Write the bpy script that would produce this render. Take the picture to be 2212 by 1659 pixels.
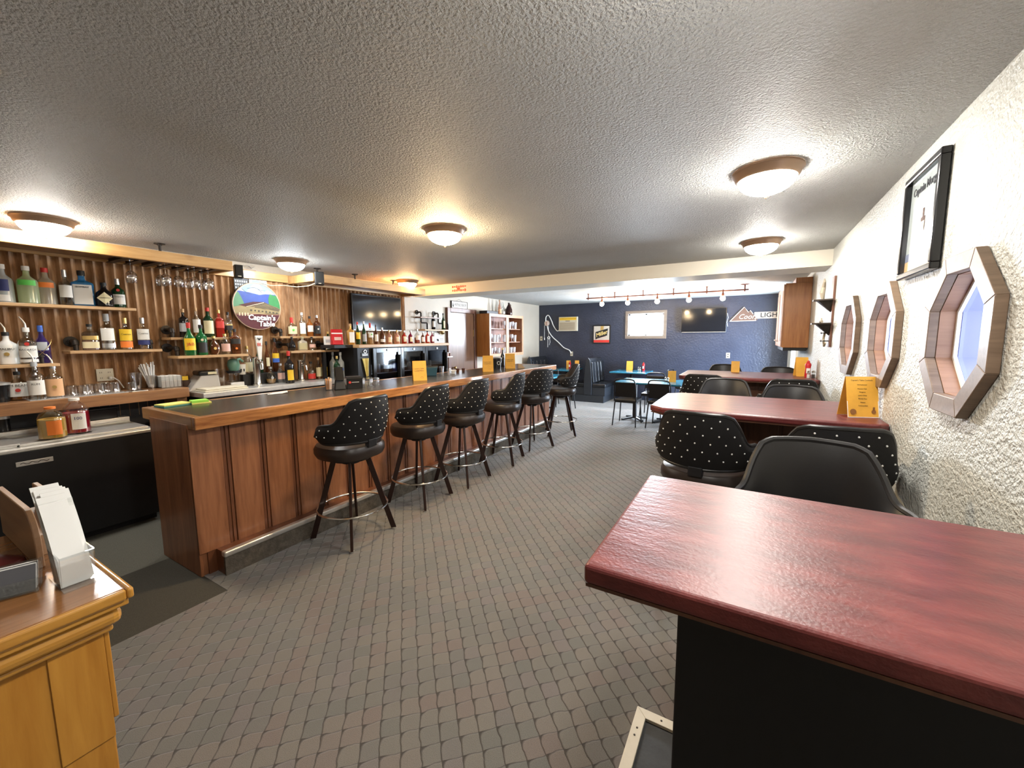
import bpy, bmesh, math, random
from math import pi, sin, cos, radians
from mathutils import Vector, Matrix

random.seed(7)
SC = bpy.context.scene
COL = SC.collection
for o in list(bpy.data.objects):
    bpy.data.objects.remove(o)

# ------------------------------------------------------------------ camera
YAW, PITCH, ROLL = radians(30.4013), radians(-6.5132), radians(-0.3327)
fw = Vector((-sin(YAW) * cos(PITCH), cos(YAW) * cos(PITCH), sin(PITCH)))
rt = Vector((cos(YAW), sin(YAW), 0))
up = rt.cross(fw)
r2 = rt * cos(ROLL) + up * sin(ROLL)
u2 = -rt * sin(ROLL) + up * cos(ROLL)
cam_d = bpy.data.cameras.new('camera')
cam_d.sensor_width = 36.0
cam_d.lens = 36.0 * 874.53 / 2212.0
cam_d.clip_start = 0.02
cam = bpy.data.objects.new('camera', cam_d)
m = Matrix((r2, u2, -fw)).transposed().to_4x4()
m.translation = Vector((0, 0, 1.57))
cam.matrix_world = m
COL.objects.link(cam)
SC.camera = cam

# ------------------------------------------------------------------ light
SC.view_settings.view_transform = 'Standard'
SC.view_settings.look = 'None'
SC.view_settings.gamma = 1.0
SC.view_settings.use_curve_mapping = False
SC.view_settings.exposure = 1.35

CEIL = 2.46
WALLX = 0.69          # right wall
LEFTX = -5.15         # left wall
BACKY = 10.3          # navy wall
FRONTY = -2.6         # wall behind the camera

w = bpy.data.worlds.new('daylight')
SC.world = w
w.use_nodes = True
bg = w.node_tree.nodes['Background']
bg.inputs[0].default_value = (0.78, 0.87, 1.0, 1)
bg.inputs[1].default_value = 2.2


def area(name, loc, rot, sx, sy, power, col):
    d = bpy.data.lights.new(name, 'AREA')
    d.shape = 'RECTANGLE'
    d.size, d.size_y = sx, sy
    d.energy = power
    d.color = col
    o = bpy.data.objects.new(name, d)
    o.location = loc
    o.rotation_euler = rot
    COL.objects.link(o)
    return o


# daylight outside the navy wall's window and the glazed side door
area('daylight_window', (-2.15, BACKY + 0.28, 1.86), (radians(-90), 0, 0), 0.86, 0.56, 200, (0.85, 0.93, 1.0))
area('daylight_side_door', (WALLX + 0.30, 9.05, 1.15), (0, radians(90), 0), 1.9, 0.86, 230, (0.72, 0.86, 1.0))

# ------------------------------------------------------------------ materials
MATS = {}


def _new(name):
    mt = bpy.data.materials.new(name)
    mt.use_nodes = True
    nt = mt.node_tree
    return mt, nt, nt.nodes['Principled BSDF']


def N(nt, kind, **kw):
    n = nt.nodes.new(kind)
    for k, v in kw.items():
        setattr(n, k, v)
    return n


def mth(nt, op, a, b=None, clamp=False):
    n = nt.nodes.new('ShaderNodeMath')
    n.operation = op
    n.use_clamp = clamp
    for i, v in enumerate((a, b)):
        if v is None:
            continue
        if isinstance(v, (int, float)):
            n.inputs[i].default_value = v
        else:
            nt.links.new(v, n.inputs[i])
    return n.outputs[0]


def ramp(nt, fac, stops):
    r = nt.nodes.new('ShaderNodeValToRGB')
    el = r.color_ramp.elements
    while len(el) < len(stops):
        el.new(0.5)
    for e, (p, c) in zip(el, stops):
        e.position = p
        e.color = (*c, 1) if len(c) == 3 else c
    nt.links.new(fac, r.inputs[0])
    return r.outputs[0]


def coords(nt, scale=(1, 1, 1), rot=(0, 0, 0)):
    tc = nt.nodes.new('ShaderNodeTexCoord')
    mp = nt.nodes.new('ShaderNodeMapping')
    mp.inputs['Scale'].default_value = scale
    mp.inputs['Rotation'].default_value = rot
    nt.links.new(tc.outputs['Object'], mp.inputs[0])
    return mp.outputs[0]


def noise(nt, vec, scale, detail=3, rough=0.5):
    n = nt.nodes.new('ShaderNodeTexNoise')
    n.inputs['Scale'].default_value = scale
    n.inputs['Detail'].default_value = detail
    n.inputs['Roughness'].default_value = rough
    if vec is not None:
        nt.links.new(vec, n.inputs['Vector'])
    return n.outputs['Fac']


def bump(nt, h, strength, dist=0.01):
    b = nt.nodes.new('ShaderNodeBump')
    b.inputs['Strength'].default_value = strength
    b.inputs['Distance'].default_value = dist
    nt.links.new(h, b.inputs['Height'])
    return b.outputs[0]


def mat(name, col, rough=0.5, metal=0.0, spec=0.5, var=0.0, vscale=8, bmp=0, bscale=60, bdist=0.004, coat=0, trans=0, ior=1.45, col2=None):
    if name in MATS:
        return MATS[name]
    mt, nt, p = _new(name)
    p.inputs['Roughness'].default_value = rough
    p.inputs['Metallic'].default_value = metal
    p.inputs['Specular IOR Level'].default_value = spec
    p.inputs['Coat Weight'].default_value = coat
    p.inputs['Coat Roughness'].default_value = 0.12
    p.inputs['Transmission Weight'].default_value = trans
    p.inputs['IOR'].default_value = ior
    v = coords(nt)
    if var or col2:
        c2 = col2 or tuple(max(0, c * (1 - var)) for c in col)
        f = noise(nt, v, vscale, 4, 0.6)
        nt.links.new(ramp(nt, f, [(0.35, c2), (0.65, col)]), p.inputs['Base Color'])
    else:
        p.inputs['Base Color'].default_value = (*col, 1)
    if bmp:
        nt.links.new(bump(nt, noise(nt, v, bscale, 3, 0.55), bmp, bdist), p.inputs['Normal'])
    MATS[name] = mt
    return mt


def wood(name, c1, c2, axis='x', scale=6, rough=0.4, coat=0.0, knots=0.0, dark=None, bmp=0.12):
    if name in MATS:
        return MATS[name]
    mt, nt, p = _new(name)
    s = [scale, scale, scale]
    s['xyz'.index(axis)] = scale * 0.09
    v = coords(nt, tuple(s))
    f1 = noise(nt, v, 2.2, 6, 0.65)
    wv = nt.nodes.new('ShaderNodeTexNoise')
    wv.inputs['Scale'].default_value = 9
    wv.inputs['Detail'].default_value = 5
    wv.inputs['Distortion'].default_value = 0.6
    nt.links.new(v, wv.inputs['Vector'])
    f = mth(nt, 'ADD', mth(nt, 'MULTIPLY', f1, 0.6), mth(nt, 'MULTIPLY', wv.outputs['Fac'], 0.4))
    stops = [(0.36, c1), (0.62, c2)]
    c = ramp(nt, f, stops)
    if knots:
        v2 = coords(nt, (3, 3, 3))
        vo = nt.nodes.new('ShaderNodeTexVoronoi')
        vo.inputs['Scale'].default_value = 1.6
        nt.links.new(v2, vo.inputs['Vector'])
        k = ramp(nt, vo.outputs['Distance'], [(0.03, (1, 1, 1)), (0.24, (0, 0, 0))])
        mx = nt.nodes.new('ShaderNodeMix')
        mx.data_type = 'RGBA'
        nt.links.new(mth(nt, 'MULTIPLY', k, knots), mx.inputs[0])
        nt.links.new(c, mx.inputs[6])
        mx.inputs[7].default_value = (*(dark or tuple(q * 0.35 for q in c1)), 1)
        c = mx.outputs[2]
    nt.links.new(c, p.inputs['Base Color'])
    p.inputs['Roughness'].default_value = rough
    p.inputs['Coat Weight'].default_value = coat
    p.inputs['Coat Roughness'].default_value = 0.15
    if bmp:
        nt.links.new(bump(nt, f, bmp, 0.003), p.inputs['Normal'])
    MATS[name] = mt
    return mt


def glow(name, col, strength):
    if name in MATS:
        return MATS[name]
    mt, nt, p = _new(name)
    p.inputs['Base Color'].default_value = (0.9, 0.88, 0.84, 1)
    p.inputs['Emission Color'].default_value = (*col, 1)
    p.inputs['Emission Strength'].default_value = strength
    p.inputs['Roughness'].default_value = 0.3
    MATS[name] = mt
    return mt


def clear(name, tint=(1, 1, 1), gloss=0.05, rough=0.02, haze=0.0, hazecol=(0.9, 0.9, 0.9), ior=1.5):
    """thin clear glass or plastic: sees through, with Fresnel reflections"""
    if name in MATS:
        return MATS[name]
    mt = bpy.data.materials.new(name)
    mt.use_nodes = True
    nt = mt.node_tree
    nt.nodes.remove(nt.nodes['Principled BSDF'])
    out = nt.nodes['Material Output']
    tr = N(nt, 'ShaderNodeBsdfTransparent')
    tr.inputs[0].default_value = (*tint, 1)
    gl = N(nt, 'ShaderNodeBsdfGlossy')
    gl.inputs['Roughness'].default_value = rough
    fr = N(nt, 'ShaderNodeFresnel')
    fr.inputs[0].default_value = ior
    mx = N(nt, 'ShaderNodeMixShader')
    geo = N(nt, 'ShaderNodeNewGeometry')          # Fresnel on the outer faces only: thin walls have no total internal reflection
    front = mth(nt, 'SUBTRACT', 1.0, geo.outputs['Backfacing'])
    nt.links.new(mth(nt, 'ADD', mth(nt, 'MULTIPLY', mth(nt, 'MULTIPLY', fr.outputs[0], front), 0.9), gloss, True), mx.inputs[0])
    body = tr.outputs[0]
    if haze:
        df = N(nt, 'ShaderNodeBsdfDiffuse')
        df.inputs[0].default_value = (*hazecol, 1)
        m2 = N(nt, 'ShaderNodeMixShader')
        m2.inputs[0].default_value = haze
        nt.links.new(tr.outputs[0], m2.inputs[1])
        nt.links.new(df.outputs[0], m2.inputs[2])
        body = m2.outputs[0]
    nt.links.new(body, mx.inputs[1])
    nt.links.new(gl.outputs[0], mx.inputs[2])
    nt.links.new(mx.outputs[0], out.inputs[0])
    MATS[name] = mt
    return mt


def carpet_scale():
    mt, nt, p = _new('scalloped_carpet')
    v = coords(nt)
    sx = nt.nodes.new('ShaderNodeSeparateXYZ')
    wob = noise(nt, v, 12, 2)
    wo = mth(nt, 'MULTIPLY', mth(nt, 'SUBTRACT', wob, 0.5), 0.034)
    nt.links.new(v, sx.inputs[0])
    X, Y = sx.outputs[0], sx.outputs[1]
    k = 1 / 0.076 / math.sqrt(2)
    u = mth(nt, 'MULTIPLY', mth(nt, 'ADD', mth(nt, 'SUBTRACT', Y, X), wo), k)
    q = mth(nt, 'MULTIPLY', mth(nt, 'SUBTRACT', wo, mth(nt, 'ADD', X, Y)), k)
    fu = mth(nt, 'FRACT', mth(nt, 'ADD', u, 200.0))
    fq = mth(nt, 'FRACT', mth(nt, 'ADD', q, 200.0))
    s = mth(nt, 'POWER', mth(nt, 'ADD', mth(nt, 'POWER', fu, 6.0), mth(nt, 'POWER', fq, 6.0)), 1 / 6)
    line = ramp(nt, s, [(0.915, (0, 0, 0)), (0.99, (1, 1, 1))])
    # colour by cell, in soft patches
    cu, cq = mth(nt, 'FLOOR', u), mth(nt, 'FLOOR', q)
    cv = nt.nodes.new('ShaderNodeCombineXYZ')
    nt.links.new(cu, cv.inputs[0]); nt.links.new(cq, cv.inputs[1])
    n1 = noise(nt, cv.outputs[0], 0.37, 2, 0.6)
    base = ramp(nt, n1, [(0.36, (0.165, 0.136, 0.122)), (0.46, (0.170, 0.155, 0.135)), (0.56, (0.138, 0.136, 0.123)), (0.66, (0.163, 0.144, 0.137))])
    fib = noise(nt, v, 420, 2, 0.7)
    mx = nt.nodes.new('ShaderNodeMix'); mx.data_type = 'RGBA'
    nt.links.new(mth(nt, 'MULTIPLY', line, 0.85), mx.inputs[0])
    nt.links.new(base, mx.inputs[6])
    mx.inputs[7].default_value = (0.032, 0.026, 0.021, 1)
    m2 = nt.nodes.new('ShaderNodeMix'); m2.data_type = 'RGBA'; m2.blend_type = 'MULTIPLY'
    m2.inputs[0].default_value = 1
    nt.links.new(mx.outputs[2], m2.inputs[6])
    nt.links.new(ramp(nt, fib, [(0.3, (0.62, 0.62, 0.62)), (0.7, (1.25, 1.25, 1.25))]), m2.inputs[7])
    nt.links.new(m2.outputs[2], p.inputs['Base Color'])
    p.inputs['Roughness'].default_value = 0.9
    p.inputs['Specular IOR Level'].default_value = 0.25
    p.inputs['Sheen Weight'].default_value = 0.3
    p.inputs['Sheen Roughness'].default_value = 0.45
    h = mth(nt, 'ADD', mth(nt, 'MULTIPLY', line, -1.0), mth(nt, 'MULTIPLY', fib, 0.45))
    nt.links.new(bump(nt, h, 0.6, 0.006), p.inputs['Normal'])
    MATS['scalloped_carpet'] = mt
    return mt


def stucco(name, col, col2, s1, strength, dist, rough=0.55, vs=1.2, spec=0.4):
    mt, nt, p = _new(name)
    v = coords(nt)
    a = noise(nt, v, s1, 2, 0.5)
    a = ramp(nt, a, [(0.30, (0, 0, 0)), (0.70, (1, 1, 1))])
    b = noise(nt, v, s1 * 2.7, 3, 0.6)
    h = mth(nt, 'ADD', mth(nt, 'MULTIPLY', a, 0.7), mth(nt, 'MULTIPLY', b, 0.5))
    nt.links.new(bump(nt, h, strength, dist), p.inputs['Normal'])
    nt.links.new(ramp(nt, noise(nt, v, vs, 4, 0.6), [(0.35, col2), (0.65, col)]), p.inputs['Base Color'])
    p.inputs['Roughness'].default_value = rough
    p.inputs['Specular IOR Level'].default_value = spec
    MATS[name] = mt
    return mt


def rust():
    mt, nt, p = _new('rusted_corrugated_metal')
    v = coords(nt)
    a = noise(nt, coords(nt, (2, 2, 0.35)), 3.0, 6, 0.7)
    b = noise(nt, coords(nt, (9, 9, 1.6)), 2.5, 5, 0.7)
    f = mth(nt, 'ADD', mth(nt, 'MULTIPLY', a, 0.6), mth(nt, 'MULTIPLY', b, 0.4))
    c = ramp(nt, f, [(0.33, (0.12, 0.058, 0.026)), (0.45, (0.28, 0.145, 0.065)), (0.55, (0.42, 0.245, 0.125)), (0.68, (0.54, 0.36, 0.21))])
    nt.links.new(c, p.inputs['Base Color'])
    p.inputs['Roughness'].default_value = 0.62
    p.inputs['Specular IOR Level'].default_value = 0.3
    nt.links.new(bump(nt, noise(nt, v, 45, 4, 0.6), 0.15, 0.003), p.inputs['Normal'])
    MATS['rust'] = mt
    return mt


M_ceil = stucco('textured_ceiling', (0.74, 0.735, 0.70), (0.68, 0.675, 0.64), 95, 1.0, 0.026, 0.6, 0.8, 0.3)
M_wallR = stucco('knockdown_wall', (0.63, 0.63, 0.58), (0.53, 0.53, 0.48), 60, 0.7, 0.012, 0.38, 1.5, 0.5)
M_white = stucco('cream_wall', (0.50, 0.45, 0.37), (0.45, 0.40, 0.33), 40, 0.2, 0.006, 0.5)
M_beam = mat('cream_beam_paint', (0.74, 0.70, 0.60), 0.5, bmp=0.08, bscale=50)
M_navy = stucco('navy_wall', (0.032, 0.040, 0.066), (0.024, 0.030, 0.052), 26, 0.35, 0.010, 0.34, 2.5, 0.55)
M_carpet = carpet_scale()
M_dcarpet = mat('plain_dark_carpet', (0.075, 0.070, 0.058), 0.95, spec=0.15, var=0.3, vscale=300, bmp=0.4, bscale=400)
M_gmat = mat('grey_floor_mat', (0.15, 0.145, 0.12), 0.9, spec=0.2, var=0.3, vscale=200, bmp=0.4, bscale=250)
M_rust = rust()
M_barwood = wood('stained_bar_panel', (0.16, 0.056, 0.021), (0.32, 0.13, 0.056), 'z', 4.5, 0.42, 0.25)
M_barwood2 = wood('stained_bar_batten', (0.095, 0.031, 0.012), (0.18, 0.064, 0.026), 'z', 5, 0.42, 0.25)
M_baredge = wood('varnished_pine_edge', (0.20, 0.062, 0.014), (0.56, 0.26, 0.085), 'y', 7, 0.3, 0.6, 0.85, (0.06, 0.016, 0.005))
M_bartop = mat('charcoal_laminate', (0.045, 0.042, 0.040), 0.26, spec=0.6, var=0.35, vscale=5, bmp=0.04, bscale=30)
M_pineY = wood('golden_pine_board', (0.50, 0.27, 0.085), (0.66, 0.40, 0.16), 'y', 5, 0.42, 0.3, 0.35, (0.20, 0.07, 0.02))
M_shelfwood = wood('pale_shelf_wood', (0.42, 0.24, 0.10), (0.60, 0.38, 0.19), 'y', 7, 0.45, 0.2)
M_brownwood = wood('brown_counter_wood', (0.20, 0.085, 0.030), (0.36, 0.175, 0.070), 'y', 5, 0.4, 0.3, 0.4)
M_oak = wood('honey_oak', (0.40, 0.165, 0.020), (0.54, 0.255, 0.040), 'z', 7, 0.35, 0.4)
M_oakx = wood('honey_oak_moulding', (0.40, 0.175, 0.025), (0.56, 0.28, 0.05), 'y', 8, 0.28, 0.6)
M_oaktop = wood('polished_oak_top', (0.22, 0.085, 0.022), (0.36, 0.155, 0.045), 'y', 7, 0.13, 0.8)
M_cabwood = wood('oak_cabinet_veneer', (0.34, 0.115, 0.025), (0.52, 0.225, 0.06), 'z', 5, 0.35, 0.3)
M_cabpink = wood('pale_cabinet_frame', (0.44, 0.215, 0.115), (0.52, 0.285, 0.17), 'z', 6, 0.45, 0.1)
M_frame = wood('taupe_window_frame', (0.14, 0.092, 0.058), (0.22, 0.15, 0.10), 'x', 8, 0.45, 0.1)
M_reveal = wood('brown_plywood_reveal', (0.22, 0.11, 0.06), (0.33, 0.18, 0.105), 'x', 6, 0.45, 0.1)
M_doorw = wood('dark_slab_door', (0.085, 0.034, 0.014), (0.15, 0.068, 0.030), 'z', 4, 0.33, 0.2)
M_doorf = wood('dark_door_frame', (0.085, 0.030, 0.016), (0.15, 0.060, 0.032), 'z', 5, 0.35, 0.3)
M_black = mat('black_paint', (0.012, 0.012, 0.014), 0.45, var=0.3)
M_blackg = mat('gloss_black_plastic', (0.012, 0.012, 0.013), 0.18)
M_blackv = mat('black_vinyl', (0.014, 0.013, 0.013), 0.38, spec=0.5, bmp=0.10, bscale=260, bdist=0.002)
M_blackf = mat('charcoal_fabric', (0.011, 0.010, 0.010), 0.75, spec=0.3, bmp=0.3, bscale=420, bdist=0.002)
M_seatv = mat('dark_brown_vinyl', (0.026, 0.018, 0.015), 0.36, spec=0.5, bmp=0.10, bscale=220, bdist=0.002)
M_leg = mat('dark_bronze_tube', (0.028, 0.013, 0.010), 0.3, metal=0.35)
M_chrome = mat('brushed_chrome', (0.72, 0.70, 0.66), 0.18, metal=1.0)
M_steel = mat('stainless_steel', (0.74, 0.73, 0.70), 0.42, metal=0.85, var=0.15, vscale=20)
M_alum = mat('aluminium_trim', (0.74, 0.73, 0.70), 0.35, metal=0.85)
M_bronze = mat('oil_rubbed_bronze', (0.34, 0.22, 0.14), 0.4, metal=0.4)
M_iron = mat('black_iron_pipe', (0.045, 0.036, 0.030), 0.45, metal=0.7, var=0.3, vscale=30)
M_coppipe = mat('brown_pipe', (0.16, 0.065, 0.045), 0.4, metal=0.5)
M_stud = mat('nickel_stud', (0.86, 0.85, 0.82), 0.3, metal=0.0)
M_brass = mat('aged_brass', (0.55, 0.38, 0.16), 0.28, metal=1.0)
M_ivory = mat('ivory_plastic', (0.58, 0.53, 0.41), 0.4)
M_whiteP = mat('white_plastic', (0.80, 0.80, 0.78), 0.4)
M_paper = mat('white_paper', (0.82, 0.82, 0.80), 0.8)
M_yellow = mat('amber_menu_paper', (0.80, 0.42, 0.055), 0.55, var=0.12, vscale=12)
M_red = mat('red_plastic', (0.55, 0.02, 0.025), 0.35)
M_ink = mat('black_ink', (0.015, 0.014, 0.013), 0.6)
M_stem = clear('stemware_glass', (0.90, 0.90, 0.90), 0.30, 0.03, ior=1.9)
M_glass = clear('clear_glass', (0.95, 0.95, 0.95), 0.14, ior=1.9)
M_acryl = clear('clear_acrylic', (0.92, 0.93, 0.93), 0.12, ior=1.7)
M_pane = clear('window_pane', (0.97, 0.98, 1.0), 0.01, ior=1.12)
M_smoke = clear('dark_fridge_glass', (0.55, 0.57, 0.60), 0.05, 0.05, ior=1.25)

# ------------------------------------------------------------------ mesh helpers
class MB:
    def __init__(self):
        self.v, self.f = [], []

    def add(self, vs, fs):
        n = len(self.v)
        self.v += [tuple(p) for p in vs]
        self.f += [tuple(i + n for i in q) for q in fs]
        return self

    def box(self, x0, x1, y0, y1, z0, z1):
        return self.add([(x0, y0, z0), (x1, y0, z0), (x1, y1, z0), (x0, y1, z0), (x0, y0, z1), (x1, y0, z1), (x1, y1, z1), (x0, y1, z1)],
                        [(3, 2, 1, 0), (4, 5, 6, 7), (0, 1, 5, 4), (1, 2, 6, 5), (2, 3, 7, 6), (3, 0, 4, 7)])

    def hexa(self, lo, hi):
        """two quads (four points each, same winding) joined"""
        return self.add(list(lo) + list(hi), [(3, 2, 1, 0), (4, 5, 6, 7), (0, 1, 5, 4), (1, 2, 6, 5), (2, 3, 7, 6), (3, 0, 4, 7)])

    def bar(self, a, b, w, h, upv=(0, 0, 1)):
        a, b = Vector(a), Vector(b)
        d = (b - a).normalized()
        s = d.cross(Vector(upv))
        s = s.normalized() if s.length > 1e-5 else Vector((1, 0, 0))
        t = s.cross(d).normalized()
        s, t = s * w / 2, t * h / 2
        return self.hexa([a - s - t, a + s - t, a + s + t, a - s + t], [b - s - t, b + s - t, b + s + t, b - s + t])

    def prism(self, poly, z0, z1, axis='z'):
        n = len(poly)
        def P(p, z):
            if axis == 'z': return (p[0], p[1], z)
            if axis == 'y': return (p[0], z, p[1])
            return (z, p[0], p[1])
        return self.add([P(p, z0) for p in poly] + [P(p, z1) for p in poly],
                        [tuple(range(n - 1, -1, -1)), tuple(range(n, 2 * n))] + [(i, (i + 1) % n, n + (i + 1) % n, n + i) for i in range(n)])

    def poly(self, pts):
        return self.add(pts, [tuple(range(len(pts)))])

    def lathe(self, prof, n=16, c=(0, 0, 0), sx=1.0, sy=1.0, pw=2.0, cap=(True, True)):
        vs, fs = [], []
        ring = []
        for i in range(n):
            a = 2 * pi * (i + 0.5) / n
            ca, sa = cos(a), sin(a)
            k = (abs(ca) ** pw + abs(sa) ** pw) ** (-1.0 / pw)
            ring.append((ca * k * sx, sa * k * sy))
        for r, z in prof:
            vs += [(c[0] + x * r, c[1] + y * r, c[2] + z) for x, y in ring]
        for j in range(len(prof) - 1):
            for i in range(n):
                i2 = (i + 1) % n
                fs.append((j * n + i, j * n + i2, (j + 1) * n + i2, (j + 1) * n + i))
        if cap[0]: fs.append(tuple(range(n - 1, -1, -1)))
        if cap[1]: fs.append(tuple((len(prof) - 1) * n + i for i in range(n)))
        return self.add(vs, fs)

    def tube(self, pts, r, n=8, closed=False, rr=None):
        P = [Vector(p) for p in pts]
        L = len(P)
        vs, fs = [], []
        prev = None
        for i in range(L):
            if closed:
                d = P[(i + 1) % L] - P[i - 1]
            else:
                d = P[min(i + 1, L - 1)] - P[max(i - 1, 0)]
            d.normalize()
            if prev is None:
                a = Vector((0, 0, 1)) if abs(d.z) < 0.9 else Vector((1, 0, 0))
                s = d.cross(a).normalized()
            else:
                s = (prev - d * prev.dot(d)).normalized()
            prev = s
            t = d.cross(s)
            q = rr[i] if rr else r
            vs += [P[i] + (s * cos(2 * pi * k / n) + t * sin(2 * pi * k / n)) * q for k in range(n)]
        for i in range(L if closed else L - 1):
            j = (i + 1) % L
            for k in range(n):
                k2 = (k + 1) % n
                fs.append((i * n + k, i * n + k2, j * n + k2, j * n + k))
        if not closed:
            fs.append(tuple(range(n - 1, -1, -1)))
            fs.append(tuple((L - 1) * n + k for k in range(n)))
        return self.add(vs, fs)

    def ball(self, c, r, n=10, m=6, sz=1.0):
        prof = [(max(0.001, r * sin(pi * j / m)), -r * sz * cos(pi * j / m)) for j in range(m + 1)]
        return self.lathe(prof, n, c)

    def ring(self, c, R, r, n=28, k=7, axis='z'):
        pts = []
        for i in range(n):
            a = 2 * pi * i / n
            x, y = R * cos(a), R * sin(a)
            pts.append((c[0] + x, c[1] + y, c[2]) if axis == 'z' else ((c[0] + x, c[1], c[2] + y) if axis == 'y' else (c[0], c[1] + x, c[2] + y)))
        return self.tube(pts, r, k, True)

    def build(self, name, material, parent=None, smooth=False, bevel=0, seg=2):
        me = bpy.data.meshes.new(name)
        me.from_pydata([tuple(p) for p in self.v], [], self.f)
        me.validate()
        me.update()
        bm = bmesh.new()
        bm.from_mesh(me)
        bmesh.ops.recalc_face_normals(bm, faces=bm.faces)
        bm.to_mesh(me)
        bm.free()
        if material:
            me.materials.append(material)
        if smooth:
            me.polygons.foreach_set('use_smooth', [True] * len(me.polygons))
            me.set_sharp_from_angle(angle=radians(40))
        o = bpy.data.objects.new(name, me)
        COL.objects.link(o)
        if parent:
            o.parent = parent
        if bevel:
            b = o.modifiers.new('bevel', 'BEVEL')
            b.width = bevel
            b.segments = seg
            b.limit_method = 'ANGLE'
        return o


def tag(o, label, cat, group=None):
    o['label'] = label
    o['category'] = cat
    if group:
        o['group'] = group
    return o


def thing(name, label, cat, loc=(0, 0, 0), rz=0, group=None):
    o = bpy.data.objects.new(name, None)
    o.empty_display_size = 0.05
    COL.objects.link(o)
    o.location = loc
    o.rotation_euler = (0, 0, rz)
    return tag(o, label, cat, group)


def struct(o):
    o['kind'] = 'structure'
    return o


def copy_tree(o, parent=None):
    c = o.copy()
    COL.objects.link(c)
    if parent:
        c.parent = parent
    for ch in list(o.children):
        copy_tree(ch, c)
    return c


def text(name, s, size, material, parent, loc, rot=(0, 0, 0), ext=0.0006, align='CENTER', shear=0.0, sx=1.0, bold=0.0):
    """flat lettering as a thin mesh; reads along local x, up local z when rot=(90,0,0)"""
    cu = bpy.data.curves.new(name, 'FONT')
    cu.body = s
    cu.size = size
    cu.extrude = ext
    cu.align_x = align
    cu.align_y = 'CENTER'
    cu.shear = shear
    cu.offset = bold
    cu.resolution_u = 2
    t = bpy.data.objects.new(name, cu)
    COL.objects.link(t)
    dg = bpy.context.evaluated_depsgraph_get()
    me = bpy.data.meshes.new_from_object(t.evaluated_get(dg))
    bpy.data.objects.remove(t)
    bpy.data.curves.remove(cu)
    me.name = name
    me.materials.clear()
    me.materials.append(material)
    o = bpy.data.objects.new(name, me)
    COL.objects.link(o)
    o.parent = parent
    o.location = loc
    o.rotation_euler = rot
    o.scale = (sx, 1, 1)
    return o


RX90 = (radians(90), 0, 0)

# ------------------------------------------------------------------ the room
FX0 = -2.76
struct(MB().box(FX0, WALLX + 0.15, FRONTY - 0.1, BACKY + 0.15, -0.06, 0).box(-3.55, FX0, 1.15, BACKY + 0.15, -0.06, -0.0002).box(LEFTX, -3.55, 6.6, BACKY + 0.15, -0.06, -0.0002).build('floor', M_carpet))
struct(MB().box(-3.55, FX0 - 0.0005, FRONTY - 0.1, 1.149, -0.06, -0.002).build('floor_entry_carpet', M_dcarpet))
struct(MB().box(LEFTX, -3.5505, FRONTY - 0.1, 6.599, -0.06, -0.001).build('floor_bar_mat', M_gmat))
struct(MB().box(LEFTX - 0.15, WALLX + 0.15, FRONTY - 0.1, BACKY + 0.15, CEIL, CEIL + 0.08).build('ceiling', M_ceil))
WL = struct(MB().box(LEFTX - 0.12, LEFTX, FRONTY - 0.1, BACKY + 0.15, -0.06, CEIL).build('wall_left', M_white))

# wall behind the camera
struct(MB().box(LEFTX, WALLX, FRONTY - 0.12, FRONTY, 0, CEIL).build('wall_front', M_white))

# navy wall with a small sliding window
wx0, wx1, wz0, wz1 = -2.66, -1.82, 1.60, 2.14
wb = MB()
wb.box(LEFTX, wx0, BACKY, BACKY + 0.15, 0, CEIL).box(wx1, WALLX, BACKY, BACKY + 0.15, 0, CEIL)
wb.box(wx0, wx1, BACKY, BACKY + 0.15, 0, wz0).box(wx0, wx1, BACKY, BACKY + 0.15, wz1, CEIL)
struct(wb.build('wall_back', M_navy))
wn = struct(MB().box(wx0, wx1, BACKY + 0.09, BACKY + 0.096, wz0, wz1).build('window_4', M_pane))
M_casing = wood('grey_window_casing', (0.17, 0.13, 0.10), (0.24, 0.19, 0.15), 'x', 6, 0.5)
for a in ((wx0 - 0.07, wx1 + 0.07, wz1, wz1 + 0.07), (wx0 - 0.07, wx1 + 0.07, wz0 - 0.07, wz0), (wx0 - 0.07, wx0, wz0, wz1), (wx1, wx1 + 0.07, wz0, wz1)):
    MB().box(a[0], a[1], BACKY - 0.02, BACKY + 0.001, a[2], a[3]).build('casing_board', M_casing, wn, bevel=0.004)
sash = MB()
for a in ((wx0, wx1, wz1 - 0.035, wz1), (wx0, wx1, wz0, wz0 + 0.035), (wx0, wx0 + 0.035, wz0, wz1), (wx1 - 0.035, wx1, wz0, wz1), (-2.262, -2.218, wz0, wz1)):
    sash.box(a[0], a[1], BACKY + 0.05, BACKY + 0.10, a[2], a[3])
sash.build('sash', M_whiteP, wn, bevel=0.003)

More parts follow.
